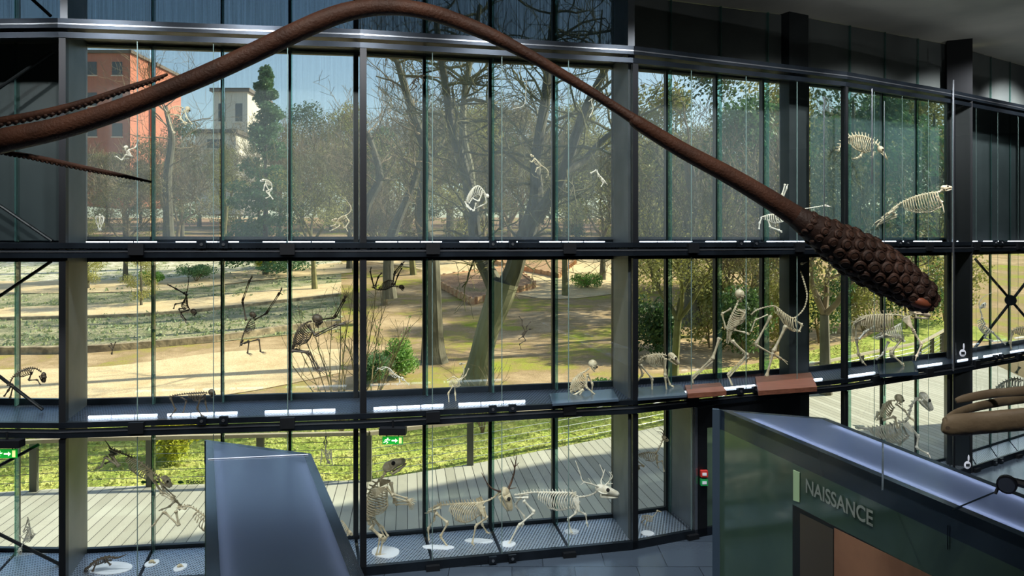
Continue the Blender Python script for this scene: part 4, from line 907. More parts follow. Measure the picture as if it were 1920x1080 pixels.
def arm(pts, D, lab):
    q = spl([(x, y, w) for x, y, w in pts], 6); L = [P(x, y, D) for x, y, w in q]; Rr = [w / 2 * D / FPX for x, y, w in q]; g = MB(); g.tube(L, Rr, 10); a = g.build('arm', M['squid'], root, smooth=True)
    g = MB(); cl2 = cumul(L); s = 0; k = 0
    while s < cl2[-1]:
        i = max(j for j in range(len(L)) if cl2[j] <= s); i = min(i, len(L) - 2); p = L[i].lerp(L[i + 1], (s - cl2[i]) / max(1e-6, cl2[i + 1] - cl2[i])); r = Rr[i]
        g.ball(p + Vector((0, (-.5 if k % 2 else .2) * r, -.8 * r)), r * .52, r * .45, r * .5, nu=7, nv=5); s += max(.02, r * .85); k += 1
    o = g.build('sucker_row', M['sucker'], None, smooth=True); o.parent = a; o['kind'] = 'stuff'
arm([(-300, 262, 24), (-80, 240, 19), (0, 228, 17), (80, 213, 16), (160, 192, 14), (240, 165, 11), (290, 149, 9), (314, 139, 5)], 7.3, '')
arm([(-300, 300, 12), (-60, 280, 11), (30, 289, 10), (90, 300, 11), (160, 315, 10), (220, 327, 8), (284, 341, 4)], 7.6, '')
g = MB(); g.ball(P(-520, 320, 7.3), 1.3, .5, .42, nu=20, nv=12); g.build('mantle', M['squid'], root, smooth=True)

# ------------------------------------------------------------------ whale jaws
M['jaw'] = mat('jaw_bone_tan', (150, 132, 104), 0.6, c2=(128, 110, 86), scale=3, bump=0.25)
root = empty('whale_skull', P(2150, 760, 7.6), 'tan whale jaw bones with blunt tips reaching in from the right edge', 'skeleton')
def slab(pts, D, name, fl=.55, n=14):
    q = spl(pts, 6); g = MB(); g.tube([P(x, y, D + dd) for x, y, w, dd in q], [w / 2 * D / FPX * .5 for x, y, w, dd in q], n, flat=2.0); g.build(name, M['jaw'], root, smooth=True)
slab([(1768, 797, 22, 0), (1774, 798, 34, 0), (1790, 797, 41, 0), (1840, 793, 42, 0), (1920, 786, 42, -.1), (2050, 775, 42, -.3), (2300, 760, 60, -.4)], 7.4, 'mandible')
slab([(1770, 790, 14, .05), (1790, 777, 18, .2), (1830, 763, 18, .5), (1900, 750, 20, .9), (2000, 742, 22, 1.2), (2300, 740, 40, 1.5)], 7.5, 'mandible')
slab([(1792, 752, 10, .3), (1810, 747, 16, .3), (1860, 738, 18, .3), (1930, 732, 20, .2), (2300, 700, 50, 0)], 7.8, 'rostrum')
g = MB(); g.tube([P(1777, 803, 7.1), P(1777, 803, 7.13)], .02, 10); g.build('nutrient_hole', M['boned'], root)
g = MB(); g.ball(P(2330, 730, 7.8), .5, .5, .35); g.build('cranium', M['jaw'], root, smooth=True)
# ------------------------------------------------------------------ skeletons
def bone(mb, a, c, r, n=6, knob=1.6):
    r = r * 1.3
    a = Vector(a); c = Vector(c)
    mb.tube([a, a.lerp(c, .06), a.lerp(c, .2), a.lerp(c, .5), a.lerp(c, .8), a.lerp(c, .94), c], [r * knob * .7, r * knob, r * .95, r * .75, r * .95, r * knob, r * knob * .7], n)
def skel(name, label, D, spine=None, sr=1.6, spin=0, spin_at=(0, 1), ribs=None, sternum=True, skull=None, limbs=(), pelvis=None, tail=None, tr=1.0, scap=(), ant=(), antm='antler', base=(), m='bone', wire=(), bird=False, cat='skeleton', extra=None, nv=None):
    x0, y0 = (spine or [(l['p'][0][0], l['p'][0][1]) for l in limbs])[0][:2]
    root = empty(name, P(x0, y0, D), label, cat); root['group'] = 'animal skeletons in the glass cases'; mm = M[m]
    sc = D / FPX
    def Q(p): return P(p[0], p[1], D) + Vector((0, p[2] if len(p) > 2 else 0, 0))
    S = None
    if spine:
        L = spl([tuple(p[:2]) + ((p[2] if len(p) > 2 else 0),) for p in spine], 10); S = [Q(p) for p in L]; cl = cumul(S); T = cl[-1]
        def at(u):
            s = max(0, min(T, u * T)); i = 0
            while i < len(S) - 2 and cl[i + 1] < s: i += 1
            k = (s - cl[i]) / max(1e-6, cl[i + 1] - cl[i]); return S[i].lerp(S[i + 1], k), (S[i + 1] - S[i]).normalized()
        g = MB(); n = nv or max(8, int(T / (sr * sc * 2.5))); g.tube(S, sr * sc * .62, 5)
        for i in range(n):
            p, t = at((i + .5) / n); up = Vector((-t.z, 0, t.x)); 
            if spin < 0: up = -up
            R = Matrix((t, Vector((0, 1, 0)), t.cross(Vector((0, 1, 0))))).transposed()
            g.ball(p, sr * sc * .85, sr * sc * 1.1, sr * sc, R=R, nu=6, nv=4)
            if spin:
                f = 1.0 if spin_at[0] <= (i + .5) / n <= spin_at[1] else .35
                h = abs(spin) * sc * f; w = t * sr * sc * .45; q = p + up * h - t * h * .3; y = Vector((0, sr * sc * .2, 0))
                g.hexa([p - w - y, p + w - y, p + w + y, p - w + y, q - w * .7 - y, q + w * .7 - y, q + w * .7 + y, q - w * .7 + y])
        g.build('spine', mm, root)
    if ribs:
        r = dict(n=12, w=.5, r=.7, back=.25, lat=0, dm=0); r.update(ribs); ends = []; g = MB()
        for i in range(r['n']):
            f = i / (r['n'] - 1); p, t = at(r['u'][0] + (r['u'][1] - r['u'][0]) * f); lens = r['l']; ln = tbl(f, [(k / (len(lens) - 1), v) for k, v in enumerate(lens)]) * sc
            ang = radians(r['a'][0] + (r['a'][1] - r['a'][0]) * f); d = Vector((cos(ang), 0, sin(ang))); w = ln * r['w']
            for s in (-1, 1):
                pts = []
                for k in range(9):
                    th = pi * k / 8; lat = sin(th) * w * s
                    q = p + d * (ln * (1 - cos(th)) / 2) + Vector((r['lat'] * lat, lat, 0)) - t * (sin(th) * ln * r['back'])
                    pts.append(q)
                pts = pts[: 9 if f > r.get('open', .25) else 6]
                g.tube(pts, [r['r'] * 1.3 * sc * (1 - .35 * k / 8) for k in range(len(pts))], 4, flat=1.25)
            if f > r.get('open', .25): ends.append(p + d * ln)
        rc = g.build('rib_cage', mm, root)
        if sternum and len(ends) > 1: g = MB(); g.tube(ends, r['r'] * sc * 1.5, 5); o = g.build('sternum', mm, None); o.parent = rc; 
    if skull:
        x, y, s, a, kind = skull[:5]; flip = -1 if (len(skull) > 5 and skull[5]) else 1; yaw = skull[6] if len(skull) > 6 else 0
        f = Vector((cos(radians(a)), 0, sin(radians(a)))); f = (Matrix.Rotation(radians(yaw), 3, 'Z') @ f); up = Vector((-f.z, 0, f.x)) if abs(f.z) < .99 else Vector((1, 0, 0)); up = (up - f * up.dot(f)).normalized()
        if up.z < 0 and abs(up.z) > .3: up = -up
        up = up * flip; la = up.cross(f); R = Matrix((f, la, up)).transposed(); c = Q((x, y)); k = s * sc
        def W(u, v, w_): return c + R @ Vector((u, v, w_)) * k
        g = MB(); j = MB()
        if kind == 'round':
            g.ball(W(-.05, 0, .08), .42 * k, .33 * k, .36 * k, R=R, nu=14, nv=10); g.ball(W(.27, 0, -.10), .16 * k, .20 * k, .24 * k, R=R); g.tube([W(.34, -.2, .06), W(.36, 0, .1), W(.34, .2, .06)], .05 * k, 5)
            for s_ in (-1, 1): g.tube([W(.28, .24 * s_, -.05), W(.05, .32 * s_, -.1), W(-.1, .3 * s_, -.08)], .03 * k, 5)
            j.tube([W(0, -.24, -.15), W(.05, -.2, -.36), W(.32, -.1, -.46), W(.36, 0, -.46), W(.32, .1, -.46), W(.05, .2, -.36), W(0, .24, -.15)], .05 * k, 5)
            eyes = [(.37, .13, .0), (.37, -.13, .0)]; er = .10
        elif kind == 'bird':
            g.ball(W(0, 0, 0), .26 * k, .2 * k, .2 * k, R=R); g.tube([W(.18, 0, .02), W(.5, 0, 0), W(.85, 0, -.05)], [.11 * k, .06 * k, .015 * k], 6)
            j.tube([W(.05, 0, -.14), W(.45, 0, -.1), W(.78, 0, -.08)], [.04 * k, .035 * k, .012 * k], 5); eyes = [(.08, .15, .03), (.08, -.15, .03)]; er = .08
        else:
            lg = 1.25 if kind == 'long' else 1.0
            g.ball(W(-.22, 0, .06), .28 * k, .21 * k, .22 * k, R=R, nu=12, nv=8)
            g.tube([W(-.12, 0, .05), W(.08, 0, .04), W(.28 * lg, 0, -.02), W(.46 * lg, 0, -.07), W(.53 * lg, 0, -.1)], [.22 * k, .20 * k, .155 * k, .13 * k, .07 * k], 10)
            for s_ in (-1, 1): g.tube([W(.16, .15 * s_, -.02), W(.0, .27 * s_, -.06), W(-.2, .24 * s_, -.07), W(-.34, .16 * s_, -.02)], .035 * k, 5)
            for s_ in (-1, 1): j.tube([W(-.22, .19 * s_, -.06), W(-.2, .17 * s_, -.26), W(.1, .11 * s_, -.27), W(.34 * lg, .06 * s_, -.25), W(.5 * lg, .02 * s_, -.22)], [.03 * k, .065 * k, .065 * k, .05 * k, .03 * k], 5)
            eyes = [(.08, .165, .10), (.08, -.165, .10)]; er = .095
        sk = g.build('skull', mm, root, smooth=True); e = MB()
        for q in eyes: e.ball(W(*q), er * k, nu=7, nv=5)
        for ob, nm in ((e.build('eye_socket', M['socket'], None), 0), (j.build('jaw', mm, None, smooth=True), 1)):
            ob.parent = sk
    if pelvis:
        x, y, s, a = pelvis; k = s * sc; c = Q((x, y)); f = Vector((cos(radians(a)), 0, sin(radians(a)))); up = Vector((-f.z, 0, f.x)); g = MB()
        for s_ in (-1, 1):
            o = Vector((0, s_ * k * .32, 0)); g.tube([c - f * k * .5 + o * .6, c + o, c + f * k * .5 + o * 1.2], [.06 * k, .10 * k, .22 * k], 7, flat=.5)
            g.tube([c + o, c - f * k * .2 - up * k * .22 + o * .5, c - f * k * .35 - up * k * .1 + o * .2], [.08 * k, .06 * k, .05 * k], 5)
        g.build('pelvis', mm, root)
    for s in scap:
        (x1, y1), (x2, y2), w, dy = s; a = Q((x1, y1, dy)); c = Q((x2, y2, dy * 1.2)); d = (c - a); n_ = Vector((-d.z, 0, d.x)).normalized() * w * sc; g = MB(); th = Vector((0, .012, 0))
        v = [a - n_, a + n_, c + n_ * .25, c - n_ * .25]; g.hexa([p - th for p in v] + [p + th for p in v]); g.tube([a, c], .8 * sc, 5); g.build('shoulder_blade', mm, root)
    for l in limbs:
        pts = [Q(p + (() if len(p) > 2 else (l.get('dy', 0),))) for p in l['p']]; r = l.get('r', 1.4) * sc; g = MB()
        for i, (a, c) in enumerate(zip(pts, pts[1:])):
            dbl = l.get('d') and i == 1; rr = r * (1 - .13 * i)
            if dbl:
                d = (c - a); n_ = Vector((-d.z, .4 * d.length, d.x)).normalized() * rr * 1.3
                bone(g, a + n_, c + n_, rr * .75, 5); bone(g, a - n_, c - n_, rr * .6, 5)
            else: bone(g, a, c, rr)
        o = g.build(l.get('k', 'leg'), mm, root)
        if 'f' in l:
            n, ln, a0, sp = l['f']; g = MB(); p = pts[-1]
            for k in range(n):
                a = radians(a0 + (k - (n - 1) / 2) * sp); d = Vector((cos(a), 0, sin(a))); dl = Vector((0, (k - (n - 1) / 2) * .25 * ln * sc / max(1, n - 1), 0)); lq = ln * sc * (1 - .12 * abs(k - (n - 1) / 2))
                dn = Vector((0, 0, -lq * l.get('curl', .12)))
                g.tube([p, p + d * lq * .5 + dl, p + d * lq + dl * 2 + dn], [r * .6, r * .42, r * .25], 5)
            f_ = g.build('hand' if l.get('k') == 'arm' else 'foot', mm, None); f_.parent = o
    if tail:
        L = [Q(p) for p in spl([tuple(p[:2]) for p in tail], 5)]; g = MB(); n = len(L); g.tube(L, [max(.25, tr * (1 - .8 * i / n)) * sc for i in range(n)], 5)
        for i in range(0, n, 2): g.ball(L[i], tr * (1.4 - 1.1 * i / n) * sc, nu=5, nv=4)
        g.build('tail', mm, root)
    for A_ in ant:
        g = MB()
        for (pts, w) in A_:
            L = [Q(p) for p in spl([tuple(p) if len(p) > 2 else tuple(p) + (0,) for p in pts], 4)]; n = len(L); g.tube(L, [w * sc * (1 - .75 * i / n) for i in range(n)], 6)
        g.build('antler' if len(A_) > 1 else 'horn', M[antm], root, smooth=True)
    for (x, y, w, d, sh) in base:
        zs = (ZF + .175) if y > 900 else (ZL + .02); Dp = zs * FPX / (HZ - y); c = P(x, y, Dp); g = MB(); n = 24; vs = []
        for z in (0, .018):
            for k in range(n):
                a = 2 * pi * k / n; rr = 1 + sh * .22 * cos(2 * a + .6); vs.append((c.x + cos(a) * w * sc * rr, c.y + sin(a) * d * rr, c.z + z - .02))
        g.add(vs, [list(range(n))[::-1], list(range(n, 2 * n))] + [[k, (k + 1) % n, n + (k + 1) % n, n + k] for k in range(n)]); g.build('base_plate', M['white'], root)
    for (x, y1, y2) in wire:
        g = MB(); g.tube([Q((x, y1)), Q((x, y2))], .004, 4); g.build('hanging_wire', M['steel'], root)
    if extra: extra(root, Q, sc, mm)
    return root
M['socket'] = mat('dark_eye_socket', (30, 24, 20), 0.9)
def DM(px, o=.5): return fdepth(px, o)
# ---- bottom row
skel('bear_skeleton', 'large bear skeleton rearing upright on its hind legs, left of the deer skeletons', DM(715, .45), spine=[(694, 985), (686, 968), (687, 945), (692, 925), (703, 909), (714, 898), (724, 884)], sr=3.2, spin=9, spin_at=(.05, .75),
     ribs=dict(u=(.22, .68), n=13, l=[22, 36, 40, 34, 26], a=[-22, -12], w=.42, r=1.0, lat=.35, back=.2), skull=(738, 872, 44, 32, 'mammal'), pelvis=(696, 980, 24, 100),
     limbs=[dict(p=[(727, 905), (741, 921), (767, 929)], r=2.3, d=1, k='arm', dy=-.25, f=(5, 17, -8, 12)), dict(p=[(729, 912), (737, 952), (763, 951)], r=2.3, d=1, k='arm', dy=.25, f=(5, 15, -50, 14)),
            dict(p=[(697, 981), (719, 1000), (712, 1034)], r=2.6, d=1, dy=-.2, f=(5, 22, -8, 9)), dict(p=[(696, 980), (711, 997), (722, 1016)], r=2.4, d=1, dy=.22, f=(5, 14, -140, 12))],
     scap=[((704, 918), (727, 906), 9, -.22), ((708, 912), (728, 910), 8, .22)], base=[(723, 1034, 22, .33, 1)])
skel('deer_skeleton', 'deer skeleton with dark brown antlers facing the viewer, middle of the bottom case', DM(860, .5), spine=[(802, 962), (814, 950), (827, 947), (857, 944), (887, 943), (904, 941), (916, 938), (928, 931), (937, 921)], sr=2.2, spin=7, spin_at=(.15, .75),
     ribs=dict(u=(.36, .78), n=14, l=[18, 32, 38, 36, 26], a=[-98, -112], w=.36, r=.8, lat=.15), skull=(949, 932, 40, -62, 'long', 0, 0), pelvis=(815, 952, 26, 20),
     limbs=[dict(p=[(818, 956), (841, 975), (827, 1000), (843, 1022)], r=1.9, dy=-.16, f=(2, 6, -30, 20)), dict(p=[(816, 956), (812, 980), (801, 997), (803, 1022)], r=1.8, dy=.16, f=(2, 6, -30, 20)),
            dict(p=[(907, 945), (913, 966), (893, 980), (886, 1014)], r=1.8, dy=-.15, f=(2, 6, -30, 20)), dict(p=[(905, 945), (901, 970), (904, 990), (913, 1004)], r=1.7, dy=.15, f=(2, 6, -10, 20))],
     scap=[((899, 938), (909, 962), 6, -.17), ((897, 938), (906, 960), 6, .17)], tail=[(802, 962), (796, 962)], base=[(822, 1025, 25, .13, 1), (898, 1013, 23, .14, 1)],
     ant=[[([(941, 921, -.03), (926, 916, -.05), (914, 905, -.05), (903, 886, 0)], 2.0), ([(914, 905, -.05), (910, 897, -.1)], .9)], [([(951, 920, .03), (958, 908, .08), (964, 890, .12), (966, 875, .12), (969, 857, .1)], 2.4), ([(965, 880, .12), (957, 862, .1)], 1.4), ([(966, 878, .12), (973, 872, .16)], 1.1), ([(953, 918, .03), (960, 914, -.05), (968, 912, -.08)], 1.3)]])
skel('stag_skeleton', 'pale stag skeleton striding right with branching white antlers, at the right of the bottom case', 15.25, spine=[(964, 928), (978, 926), (1000, 923), (1040, 923), (1070, 924), (1084, 931), (1100, 930), (1112, 926), (1124, 918)], sr=2.3, spin=6, spin_at=(.1, .7), m='bonew',
     ribs=dict(u=(.30, .72), n=15, l=[18, 30, 34, 32, 24], a=[-84, -100], w=.36, r=.8, lat=.15), skull=(1135, 920, 40, -9, 'long'), pelvis=(978, 930, 26, 5),
     limbs=[dict(p=[(981, 933), (1002, 955), (972, 980), (953, 1016)], r=1.9, dy=-.16, f=(2, 6, -40, 20)), dict(p=[(979, 933), (966, 953), (984, 975), (981, 990)], r=1.7, dy=.18, f=(2, 6, -120, 20)),
            dict(p=[(1084, 934), (1078, 958), (1064, 968), (1070, 994)], r=1.8, dy=-.15, f=(3, 6, 30, 40)), dict(p=[(1083, 934), (1079, 960), (1100, 970), (1102, 988)], r=1.7, dy=.16, f=(2, 6, -60, 20))],
     scap=[((1078, 928), (1084, 952), 6, -.17), ((1076, 928), (1082, 950), 6, .17)], base=[(953, 1019, 14, .16, 0), (1072, 996, 14, .15, 0)], antm='bonew',
     ant=[[([(1128, 915, -.03), (1110, 905, -.1), (1092, 898, -.15), (1086, 882, -.15), (1078, 861, -.1)], 1.9), ([(1096, 899, -.14), (1087, 903, -.2)], .9), ([(1088, 888, -.15), (1082, 876, -.2)], .9), ([(1110, 905, -.1), (1102, 893, -.12)], .9)], [([(1131, 915, .03), (1128, 905, .1), (1133, 892, .14), (1126, 875, .16)], 1.8), ([(1131, 898, .12), (1136, 884, .16)], 1.1), ([(1131, 914, .03), (1142, 907, .1), (1150, 897, .14), (1143, 888, .14)], 1.6), ([(1144, 905, .1), (1148, 888, .12)], .9), ([(1140, 910, .08), (1150, 908, .05)], .8)]])
skel('antelope_skeleton', 'small horned antelope skeleton in mid leap beside the door', DM(1220, .5), spine=[(1188, 860), (1198, 852), (1214, 848), (1230, 848), (1237, 838), (1243, 824)], sr=1.3, spin=3, ribs=dict(u=(.22, .66), n=10, l=[9, 15, 17, 14], a=[-80, -100], w=.38, r=.5), skull=(1247, 822, 15, -25, 'mammal'), pelvis=(1191, 857, 12, 25),
     limbs=[dict(p=[(1190, 859), (1207, 873), (1186, 869)], r=1.1, dy=-.06), dict(p=[(1190, 859), (1200, 880), (1192, 893)], r=1.0, dy=.08), dict(p=[(1232, 851), (1231, 866), (1241, 862), (1244, 883)], r=1.0, dy=-.06), dict(p=[(1232, 851), (1233, 870), (1236, 880)], r=.9, dy=.08)],
     ant=[[([(1244, 817), (1241, 811), (1232, 809)], 1.1)], [([(1246, 816, .04), (1243, 807, .04), (1236, 805, .04)], 1.1)]])
skel('bird_skeleton', 'tiny long-necked bird skeleton on a white plate at the foot of the door partition', DM(1215, .5), spine=[(1204, 967), (1214, 966), (1224, 968), (1230, 962), (1233, 958)], sr=1.0, ribs=dict(u=(.05, .6), n=6, l=[8, 11, 9], a=[-85, -95], w=.4, r=.5), skull=(1233, 958, 10, -10, 'bird'), limbs=[dict(p=[(1213, 973), (1208, 984), (1216, 997)], r=.8, dy=-.04, f=(3, 7, 0, 30)), dict(p=[(1213, 973), (1204, 980), (1210, 997)], r=.8, dy=.06, f=(3, 7, 0, 30))], base=[(1214, 999, 12, .14, 0)])
skel('big_cat_skeleton', 'pale big cat skeleton leaping head down at the lower left', DM(250, .45), spine=[(207, 841), (215, 846), (237, 853), (263, 867), (283, 883), (296, 893), (306, 897)], sr=2.2, spin=5, ribs=dict(u=(.35, .8), n=13, l=[12, 21, 22, 18], a=[-120, -135], w=.42, r=.7), skull=(313, 902, 25, -42, 'mammal'), pelvis=(214, 846, 20, -25), tail=[(207, 841), (203, 834), (196, 824)], tr=1.6,
     limbs=[dict(p=[(216, 849), (230, 871), (204, 853), (196, 872)], r=1.9, dy=-.12, f=(4, 10, 200, 14)), dict(p=[(213, 849), (199, 857), (207, 866), (190, 873)], r=1.7, dy=.12), dict(p=[(293, 897), (309, 922), (326, 930)], r=1.8, d=1, dy=-.1, k='arm', f=(4, 8, -60, 18)), dict(p=[(290, 899), (300, 918), (322, 938)], r=1.6, d=1, dy=.12, k='arm', f=(4, 8, -80, 18))], scap=[((287, 884), (294, 897), 5, -.12)], m='bone')
skel('antelope_skeleton', 'skeleton being caught below the leaping big cat, half hidden by the blue-grey showcase', DM(345, .4), spine=[(333, 951), (347, 949), (363, 953), (383, 967), (402, 975), (424, 968)], sr=2.2, spin=4, ribs=dict(u=(.42, .95), n=10, l=[18, 26, 24], a=[-110, -100], w=.4, r=.8), pelvis=(342, 951, 20, 0), limbs=[dict(p=[(335, 953), (341, 981), (313, 955), (294, 980)], r=1.8, dy=-.12, f=(2, 6, -150, 20)), dict(p=[(334, 953), (325, 943), (312, 954), (297, 960)], r=1.7, dy=.12, f=(2, 6, 200, 20))], m='bone', skull=(432, 962, 20, 30, 'mammal'))
skel('hare_skeleton', 'small pale hare skeleton diving head down at the bottom left corner', DM(45, .5), spine=[(54, 990), (50, 1003), (44, 1016), (40, 1028)], sr=1.4, ribs=dict(u=(.15, .65), n=8, l=[8, 12, 10], a=[-20, -10], w=.45, r=.5, lat=.6), skull=(38, 1033, 13, -70, 'mammal'), pelvis=(54, 990, 10, 110), limbs=[dict(p=[(55, 990), (62, 1004), (57, 978)], r=1.1, dy=-.05, f=(3, 6, 80, 20)), dict(p=[(52, 990), (40, 1000), (49, 976)], r=1.1, dy=.06, f=(3, 6, 100, 20)), dict(p=[(47, 1010), (60, 1008), (66, 1000)], r=.9), dict(p=[(46, 1012), (36, 1004)], r=.9)], m='bonew')
skel('lizard_skeleton', 'brown armoured lizard skeleton crouching on a long white plate', DM(200, .30), spine=[(164, 1066), (173, 1056), (187, 1048), (203, 1044), (216, 1046)], sr=2.8, spin=3, skull=(161, 1068, 12, 230, 'mammal'), tail=[(216, 1046), (226, 1044), (240, 1038)], tr=2, limbs=[dict(p=[(185, 1052), (178, 1068)], r=1.4, dy=-.08), dict(p=[(204, 1048), (212, 1056)], r=1.4, dy=-.08), dict(p=[(187, 1051), (193, 1060)], r=1.3, dy=.1)], ribs=dict(u=(.15, .9), n=12, l=[5, 9, 6], a=[-70, -100], w=.9, r=.9), m='boned', base=[(206, 1064, 38, .30, .6)])
for (x, y, w, lab, s) in ((285, 1055, 12, 'round white plate with a tiny curled skeleton, left of two', 1), (338, 1063, 11, 'round white plate with a tiny turtle skeleton, right of two', 2)):
    skel('small_skeleton', lab, DM(x, .32), spine=[(x - 5, y - 3), (x, y - 5), (x + 4, y - 2)], sr=1.1, ribs=dict(u=(.1, .9), n=7, l=[3, 5, 3], a=[-80, -100], w=1.0, r=.5), skull=(x + 5, y - 1, 5, -20, 'mammal'), limbs=[dict(p=[(x - 3, y - 2), (x - 6, y + 1)], r=.6), dict(p=[(x + 2, y - 2), (x + 4, y + 2)], r=.6)], base=[(x, y, w, .17, 0)])
def wings(root, Q, sc, mm):
    for s in (-1, 1):
        g = MB(); 
        for k in range(4): g.tube([Q((612 + s * 2, 852)), Q((612 + s * 9, 845 - k)), Q((612 + s * (7 + k * 1.5), 858 + k * 5))], .5 * sc, 4)
        g.build('wing', mm, root)
skel('bat_skeleton', 'small bat skeleton hanging head down from a thread between the showcase and the second post', DM(612, .4), spine=[(611, 838), (610, 848), (612, 858), (614, 864)], sr=1.4, ribs=dict(u=(.3, .9), n=7, l=[7, 9, 7], a=[-10, 10], w=.5, r=.5, lat=.5), skull=(616, 866, 9, -40, 'mammal'), limbs=[dict(p=[(611, 838), (607, 830), (612, 818)], r=.8), dict(p=[(611, 838), (613, 828), (610, 818)], r=.8)], wire=[(611, 818, 806)], extra=wings, m='bonew')
skel('small_skeleton', 'pale rodent skeleton peeping out from behind the right side of the blue-grey showcase', DM(650, .4), spine=[(640, 975), (648, 985), (655, 996)], sr=1.6, skull=(657, 999, 12, -40, 'mammal'), ribs=dict(u=(.1, .8), n=6, l=[8, 10, 8], a=[-120, -120], w=.45, r=.5), limbs=[dict(p=[(650, 990), (652, 1005)], r=1)])
def rider_chest(root, Q, sc, mm): pass
skel('human_skeleton', 'seated human skeleton with a round skull riding in the narrow bay, lower row', DM(1680, .45), spine=[(1645, 783), (1650, 772), (1657, 760), (1667, 752), (1679, 751)], sr=1.8, ribs=dict(u=(.25, .85), n=9, l=[16, 22, 20, 14], a=[-45, -65], w=.5, r=.9, lat=.3), skull=(1686, 748, 20, -20, 'round'), pelvis=(1646, 781, 18, 60), limbs=[dict(p=[(1672, 754), (1688, 766), (1700, 782)], r=1.4, k='arm', dy=-.2, f=(5, 8, -20, 12)), dict(p=[(1648, 784), (1670, 778), (1676, 800)], r=1.7, dy=-.2), dict(p=[(1664, 760), (1660, 786)], r=1.3, k='arm', dy=.2)], m='bone')
skel('horse_skeleton', 'horse skeleton with arched vertebral neck rearing below the seated human skeleton', DM(1690, .5), spine=[(1608, 802), (1632, 803), (1664, 798), (1686, 792), (1698, 790), (1705, 774), (1710, 758), (1722, 745)], sr=3.2, spin=5, ribs=dict(u=(.18, .56), n=13, l=[24, 36, 38, 30], a=[-52, -62], w=.38, r=1.1, lat=.2), skull=(1735, 750, 34, -48, 'long'), pelvis=(1612, 800, 22, -10),
     limbs=[dict(p=[(1700, 796), (1716, 815), (1713, 837), (1734, 848)], r=2.0, dy=-.15, f=(2, 8, -50, 20)), dict(p=[(1696, 798), (1708, 822), (1690, 838)], r=2.0, dy=.15)], scap=[((1690, 790), (1702, 806), 6, -.2)], m='bonew')
skel('animal_skeleton', 'pale skeleton partly seen at the right edge of the lower row above the whale jaws', DM(1893, .4), spine=[(1868, 728), (1884, 716), (1904, 710), (1926, 716)], sr=2, spin=4, ribs=dict(u=(.1, .9), n=10, l=[14, 20, 18], a=[-90, -100], w=.4, r=.8), limbs=[dict(p=[(1880, 722), (1872, 742), (1862, 752)], r=1.6), dict(p=[(1905, 700), (1912, 688)], r=1.6)], skull=(1932, 712, 20, -20, 'mammal'), m='bonew')
# ---- middle row
skel('monkey_skeleton', 'dark monkey skeleton walking on all fours on the middle shelf at the left', 13.85, spine=[(318, 744), (330, 741), (353, 738), (380, 736), (389, 737)], sr=1.7, spin=2.5, ribs=dict(u=(.55, .92), n=9, l=[11, 15, 15, 12], a=[-85, -95], w=.4, r=.5), skull=(397, 737, 16, -28, 'round'), pelvis=(322, 743, 12, 10),
     limbs=[dict(p=[(323, 744), (333, 767), (322, 780)], r=1.2, dy=-.08, f=(4, 6, -10, 12)), dict(p=[(335, 745), (346, 753), (339, 779)], r=1.2, dy=.08, f=(4, 6, -10, 12)), dict(p=[(381, 740), (373, 764), (382, 778)], r=1.2, dy=-.08, k='arm', f=(4, 5, -10, 12)), dict(p=[(381, 740), (382, 758), (387, 778)], r=1.1, dy=.08, k='arm', f=(4, 5, -10, 12))], m='boned')
skel('monkey_skeleton', 'dark monkey skeleton hanging upside down by its tail in the second pane', DM(348, .5), spine=[(348, 551), (351, 562), (352, 572), (356, 581)], sr=1.4, ribs=dict(u=(.35, .9), n=8, l=[8, 12, 10], a=[190, 200], w=.4, r=.45), skull=(363, 585, 14, -20, 'round'), pelvis=(348, 551, 9, 100), tail=[(350, 549), (352, 540), (354, 520), (354, 503), (350, 494), (347, 499)], tr=.9,
     limbs=[dict(p=[(347, 551), (329, 541), (318, 535)], r=1.1, f=(4, 6, 160, 15)), dict(p=[(347, 552), (340, 568), (324, 571), (321, 580)], r=1.1, dy=.1), dict(p=[(352, 578), (339, 578), (344, 593), (353, 604)], r=1, dy=-.08, k='arm'), dict(p=[(350, 582), (334, 587), (345, 602)], r=1, dy=.1, k='arm')], m='boned')
skel('gibbon_skeleton', 'gibbon skeleton swinging with one long arm straight up and knees bent', DM(470, .5), spine=[(452, 644), (455, 631), (461, 615), (466, 604), (471, 597)], sr=1.6, ribs=dict(u=(.45, .92), n=9, l=[10, 15, 15, 9], a=[-12, -20], w=.5, r=.5, lat=.2), skull=(474, 591, 15, -15, 'round'), pelvis=(452, 644, 12, 70),
     limbs=[dict(p=[(465, 600), (458, 564), (472, 524)], r=1.2, d=1, dy=-.1, k='arm', f=(4, 9, 50, 14), curl=-.3), dict(p=[(473, 601), (496, 589), (522, 549)], r=1.2, d=1, dy=.1, k='arm', f=(4, 10, 65, 10), curl=-.2), dict(p=[(453, 645), (469, 638), (466, 662)], r=1.1, dy=-.06, f=(4, 10, -10, 8)), dict(p=[(454, 645), (483, 637), (486, 661)], r=1.1, dy=.08, f=(4, 11, -12, 8))], m='boned')
